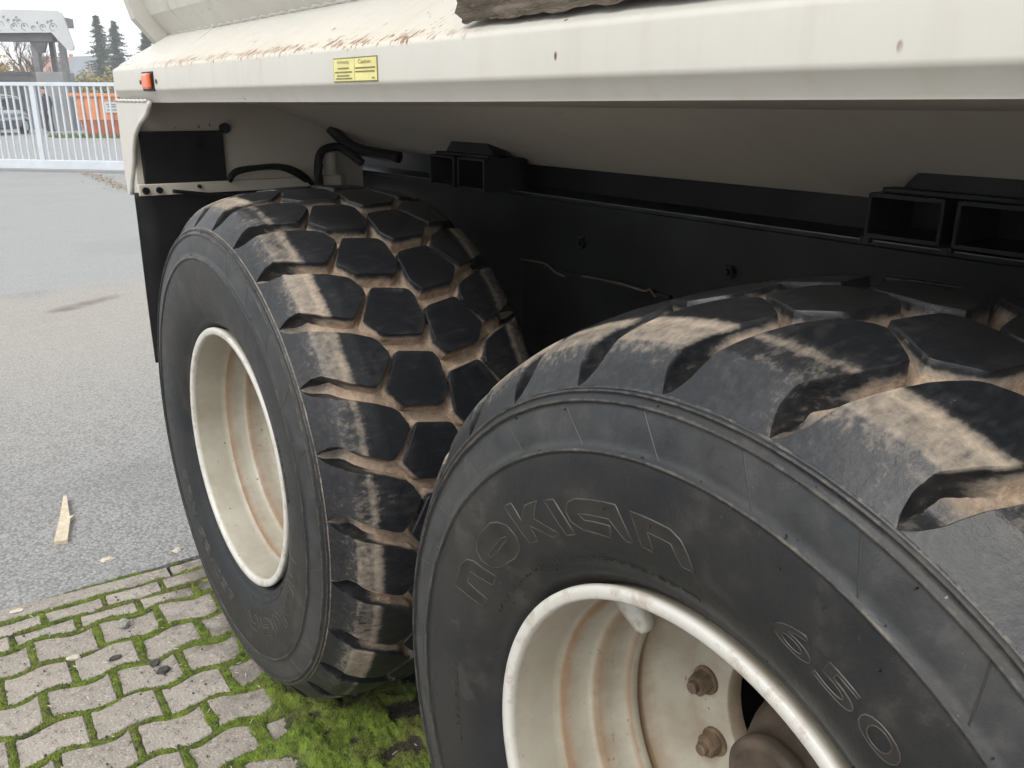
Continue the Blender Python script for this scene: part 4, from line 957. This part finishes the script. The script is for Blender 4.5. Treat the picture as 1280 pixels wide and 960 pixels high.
# ---- person standing at the gate, dark jacket and trousers
def person(loc, rotz):
    J = {}
    def pt(n, x, y, z, r, par=None): J[n] = (x, y, z, r, par)
    pt('pel', 0, 0, .93, (.15, .115)); pt('sp', 0, .0, 1.10, (.15, .11), 'pel'); pt('ch', 0, .01, 1.30, (.185, .125), 'sp'); pt('nk', 0, .02, 1.46, (.085, .08), 'ch'); pt('nk2', 0, .035, 1.53, (.055, .06), 'nk')
    pt('hd', 0, .055, 1.60, (.072, .088), 'nk2'); pt('hd2', 0, .05, 1.68, (.078, .098), 'hd'); pt('hd3', 0, .04, 1.75, (.05, .06), 'hd2'); pt('nose', 0, .165, 1.635, (.012, .012), 'hd')
    for s, nm in ((-1, 'l'), (1, 'r')):
        pt(nm+'sh', s*.19, .0, 1.40, (.075, .07), 'ch'); pt(nm+'el', s*.235, -.03, 1.12, (.055, .055), nm+'sh'); pt(nm+'wr', s*.22, .10, .90, (.036, .036), nm+'el'); pt(nm+'pa', s*.21, .13, .84, (.022, .04), nm+'wr')
        for k, (dy, ll) in enumerate(((.028, .07), (.01, .085), (-.01, .08), (-.028, .065))): pt(nm+'f%d' % k, s*.21, .15+dy, .84-ll*.7, (.009, .009), nm+'pa'); pt(nm+'g%d' % k, s*.20, .155+dy, .84-ll*1.15, (.008, .008), nm+'f%d' % k)
        pt(nm+'th', s*.205, .185, .845, (.010, .010), nm+'wr')
        pt(nm+'hip', s*.095, 0, .86, (.105, .11), 'pel'); pt(nm+'kn', s*.105, .03+.03*s, .48, (.07, .072), nm+'hip'); pt(nm+'an', s*.11, -.02+.05*s, .10, (.048, .05), nm+'kn'); pt(nm+'to', s*.125, .15+.05*s, .045, (.045, .04), nm+'an'); pt(nm+'he', s*.11, -.07+.05*s, .045, (.04, .035), nm+'an')
    names = list(J); me = bpy.data.meshes.new('person'); me.from_pydata([J[n][:3] for n in names], [(names.index(J[n][4]), i) for i, n in enumerate(names) if J[n][4]], [])
    o = obj('person', me, None, loc, (0, 0, rotz)); o.modifiers.new('skin', 'SKIN'); ss = o.modifiers.new('sub', 'SUBSURF'); ss.levels = 1; ss.render_levels = 1
    for i, n in enumerate(names): sv = me.skin_vertices[0].data[i]; sv.radius = J[n][3]; sv.use_root = n == 'pel'
    dg = bpy.context.evaluated_depsgraph_get(); me2 = bpy.data.meshes.new_from_object(o.evaluated_get(dg)); o.modifiers.clear(); o.data = me2
    mats = [plain('dark_jacket', (0.022, 0.026, 0.040), .85, var=.3), plain('skin', (0.50, 0.31, 0.22), .6, var=.08), plain('dark_trousers', (0.028, 0.032, 0.045), .9, var=.3), plain('pale_shoes', (0.55, 0.55, 0.55), .6)]
    me2.materials.clear()
    for m in mats: me2.materials.append(m)
    for pl in me2.polygons:
        z = pl.center.z; hand = abs(pl.center.x) > .18 and .68 < z < .90
        pl.material_index = 1 if z > 1.52 or hand else (3 if z < .085 else (2 if z < .90 else 0)); pl.use_smooth = True
    hr = MB(); v, f = [], []
    for i in range(9):
        ph = i/8*1.75
        for k in range(18):
            a = 2*math.pi*k/18; rr = math.sin(ph+.02)
            drop = .0 if math.sin(a) < .3 else .045*math.sin(ph)
            v.append((.092*rr*math.cos(a), .035+.115*rr*math.sin(a)-.008, 1.695+.105*math.cos(ph)+drop))
    f = [(i*18+k, i*18+(k+1) % 18, (i+1)*18+(k+1) % 18, (i+1)*18+k) for i in range(8) for k in range(18)]
    hr.add(v, f); hr.build('hair', plain('brown_hair', (0.09, 0.045, 0.025), .7), o, True)
    for s in (-1, 1):
        e = MB(); e.tube([(s*.03, .135, 1.665), (s*.03, .150, 1.665)], .011, 8); e.build('eye', M_DARK, o)
    mo = MB(); mo.box(-.025, .025, .12, .148, 1.588, 1.598); mo.build('mouth', M_SKIP2, o)
    return o
pn = person((5.95, 40.1, ZB), R(118)); tag(pn, 'person in dark jacket and trousers standing behind the gate', 'person')

# ---- trees
M_SPR = plain('spruce_needles', (0.036, 0.072, 0.046), .85, var=.4, scale=1.5); M_TRK = plain('bark', (0.11, 0.085, 0.065), .9, var=.3, scale=4)
M_OCH = plain('autumn_leaves', (0.24, 0.20, 0.05), .85, var=.35, scale=1.2); M_YLW = plain('yellow_leaves', (0.38, 0.27, 0.06), .85, var=.3, scale=1.2)
def spruce(x, y, z0, h, w, seed, label):
    rr = random.Random(seed); t = empty('spruce_tree', (x, y, z0)); tag(t, label, 'tree', 'spruces beyond the gate')
    b = MB(); b.tube([(0, 0, 0), (0, 0, h*.5), (0, 0, h*.98)], [.16, .10, .02], 8); b.build('trunk', M_TRK, t)
    c = MB(); nb = 210
    for i in range(nb):
        u = (i+rr.random())/nb; z = h*(.10+.88*u); ln = w*(1-u)**.75*rr.uniform(.45, 1.12)+.07; a = rr.uniform(0, 6.283); dr = rr.uniform(.12, .42)*ln
        ca, sa = math.cos(a), math.sin(a)
        for k in range(20):
            f_ = (k+rr.random())/20; p = Vector((ca*ln*f_, sa*ln*f_, z-dr*f_+.1*ln*f_**3)); s = (.14+.20*(1-f_))*(.6+.4*ln/w)
            d = Vector((rr.uniform(-1, 1), rr.uniform(-1, 1), rr.uniform(-.7, .3))).normalized()*s*1.7; e = Vector((rr.uniform(-1, 1), rr.uniform(-1, 1), rr.uniform(-.5, .5))).normalized()*s*.5
            c.add([p-e, p+e, p+d], [(0, 1, 2)])
    me = mesh('crown', c.v, c.f, M_SPR); obj('crown', me, t)
spruce(16.9, 79.4, ZB, 7.9, 2.3, 1, 'taller dark spruce left of its twin above the gate')
spruce(18.6, 81.2, ZB, 7.7, 2.4, 2, 'dark spruce on the right of the pair above the gate')
spruce(17.2, 66.7, ZB, 6.2, 2.2, 3, 'dark spruce peeping out beside the corner of the truck body')
def leafy(x, y, z0, h, w, mat, seed, label, n=2600, bare=False):
    rr = random.Random(seed); t = empty('leafy_tree' if not bare else 'bare_tree', (x, y, z0)); tag(t, label, 'tree')
    b = MB(); tips = []
    def grow(p, d, ln, rad, lev):
        q = p+d*ln; m = p.lerp(q, .5)+Vector((rr.gauss(0, .05), rr.gauss(0, .05), 0))*ln; b.tube([p, m, q], [rad, rad*.8, rad*.6], 5 if lev > 1 else 8, False); tips.append(q); tips.append(m)
        if lev >= (5 if bare else 3): return
        for _ in range(3 if lev else 5):
            dd = (d+Vector((rr.gauss(0, .42), rr.gauss(0, .42), rr.uniform(-.05, .35)))).normalized(); grow(q if rr.random() < .6 else m, dd, ln*rr.uniform(.55, .82), rad*.55, lev+1)
    grow(Vector((0, 0, 0)), Vector((0, 0, 1)), h*.26, w*.045, 0); b.build('trunk', M_TRK, t)
    c = MB()
    if n:
        for i in range(n):
            p = rr.choice(tips)+Vector((rr.gauss(0, w*.16), rr.gauss(0, w*.16), rr.gauss(0, h*.07)))
            if p.z < h*.12: continue
            s = rr.uniform(.06, .15); d = Vector((rr.uniform(-1, 1), rr.uniform(-1, 1), rr.uniform(-1, 1))).normalized()*s; e = Vector((rr.uniform(-1, 1), rr.uniform(-1, 1), rr.uniform(-1, 1))).normalized()*s*.7
            c.add([p-d, p+e, p+d, p-e], [(0, 1, 2, 3)])
        obj('crown', mesh('crown', c.v, c.f, mat), t)
leafy(8.3, 58.9, ZB, 7.0, 3.0, M_OCH, 4, 'bare brownish tree with thin twigs under the canopy', 0, True)
leafy(9.5, 60.5, ZB, 6.0, 2.2, M_OCH, 14, 'thin bare tree between the canopy posts', 0, True)
leafy(7.5, 62.0, ZB, 5.0, 3.2, M_YLW, 5, 'yellow-leaved tree above the garage roof', 3000)
leafy(12.3, 62.6, ZB, 4.2, 3.0, M_OCH, 6, 'olive-brown bush between canopy and spruces', 3600)
leafy(13.7, 63.0, ZB, 4.0, 3.0, M_OCH, 16, 'olive-brown bush in front of the spruces', 3200)
# ---- houses on the slope behind
M_PLAS = plain('white_plaster', (0.62, 0.62, 0.60), .9, var=.08, scale=.5); M_RROOF = plain('red_tile_roof', (0.28, 0.11, 0.08), .9, var=.2, scale=.6); M_SROOF = plain('slate_roof', (0.13, 0.15, 0.18), .8, var=.15, scale=.6); M_PANE = plain('window_pane', (0.08, 0.10, 0.12), .15)
def house(x, y, z, w, d, h, rh, rot, roof, label):
    t = empty('house', (x, y, z), None, (0, 0, rot)); tag(t, label, 'house', 'houses on the slope')
    b = MB(); b.prism([(-w/2, -6), (w/2, -6), (w/2, h), (0, h+rh), (-w/2, h)], 'y', -d/2, d/2); b.build('wall', M_PLAS, t)
    for s in (-1, 1):
        r_ = MB(); e = .35; r_.prism([(0, h+rh+.03), (s*(w/2+e), h-e*rh/(w/2)+.03), (s*(w/2+e), h-e*rh/(w/2)+.28), (0, h+rh+.28)], 'y', -d/2-.4, d/2+.4); ro = r_.build('roof', roof, t)
    ck = MB(); ck.box(w*.12, w*.12+.6, -.3, .3, h+rh*.4, h+rh+.8); ck.build('chimney', M_RROOF, ro)
    for k in range(2):
        for j in range(2):
            q = MB(); cx = -w*.22+w*.44*k; cz = h*.25+j*h*.42; q.box(cx-.5, cx+.5, -d/2-.04, -d/2-.003, cz-.7, cz+.7); q.build('window', M_PANE, t)
house(32.6, 173.5, 2.0, 7, 9, 3.2, 2.4, R(75), M_RROOF, 'distant white house with red roof beside the canopy edge')
house(33.4, 160.6, 0.6, 6.5, 10, 3.6, 3.2, R(20), M_SROOF, 'distant white gabled house with slate-blue roof left of the spruces')
house(29.5, 150.0, -.4, 6, 9, 2.6, 2.6, R(-10), M_SROOF, 'lower distant house with slate roof below the gabled one')
house(22.0, 236.0, 3.6, 10, 9, 3.5, 2.6, R(80), M_SROOF, 'far grey-roofed house at the left edge over the garage')
house(40.5, 250.0, 4.6, 9, 9, 3.0, 2.6, R(10), M_RROOF, 'far red-roofed house behind the canopy posts')
spruce(25.2, 141.0, 0, 8.6, 1.9, 9, 'faint distant conifer seen between the canopy posts')
# low wooded slope under the houses
hv = []; hx = np.linspace(-260, 420, 60); hy = np.linspace(95, 520, 40)
for y in hy:
    for x in hx: hv.append((x, y, ZB-.4+7.0*float(smoothstep(95, 260, y))+2.2*mnoise.noise(Vector((x*.02, y*.02, 0)))*float(smoothstep(95, 150, y))))
hf = [(j*60+i, j*60+i+1, (j+1)*60+i+1, (j+1)*60+i) for j in range(39) for i in range(59)]
tag(obj('hillside', mesh('hillside', hv, hf, plain('hillside_green', (0.09, 0.105, 0.05), .95, var=.4, scale=.2), True)), kind='structure')


# ---- autumn haze over the street and the slope
hz = MB(); hz.box(-150, 260, -30, 330, G-1.2, 17); ho = hz.build('haze', None); ho.data.materials.clear()
hm = bpy.data.materials.new('haze'); hm.use_nodes = True; hm.node_tree.nodes.remove(hm.node_tree.nodes['Principled BSDF'])
pv = hm.node_tree.nodes.new('ShaderNodeVolumePrincipled'); pv.inputs['Density'].default_value = .0022; pv.inputs['Color'].default_value = (.95, .97, 1, 1); pv.inputs['Anisotropy'].default_value = .2
hm.node_tree.links.new(pv.outputs[0], hm.node_tree.nodes['Material Output'].inputs['Volume']); ho.data.materials.append(hm)
tag(ho, 'thin pale haze over the street and slope', 'haze', kind='stuff')
scene.cycles.volume_bounces = 1
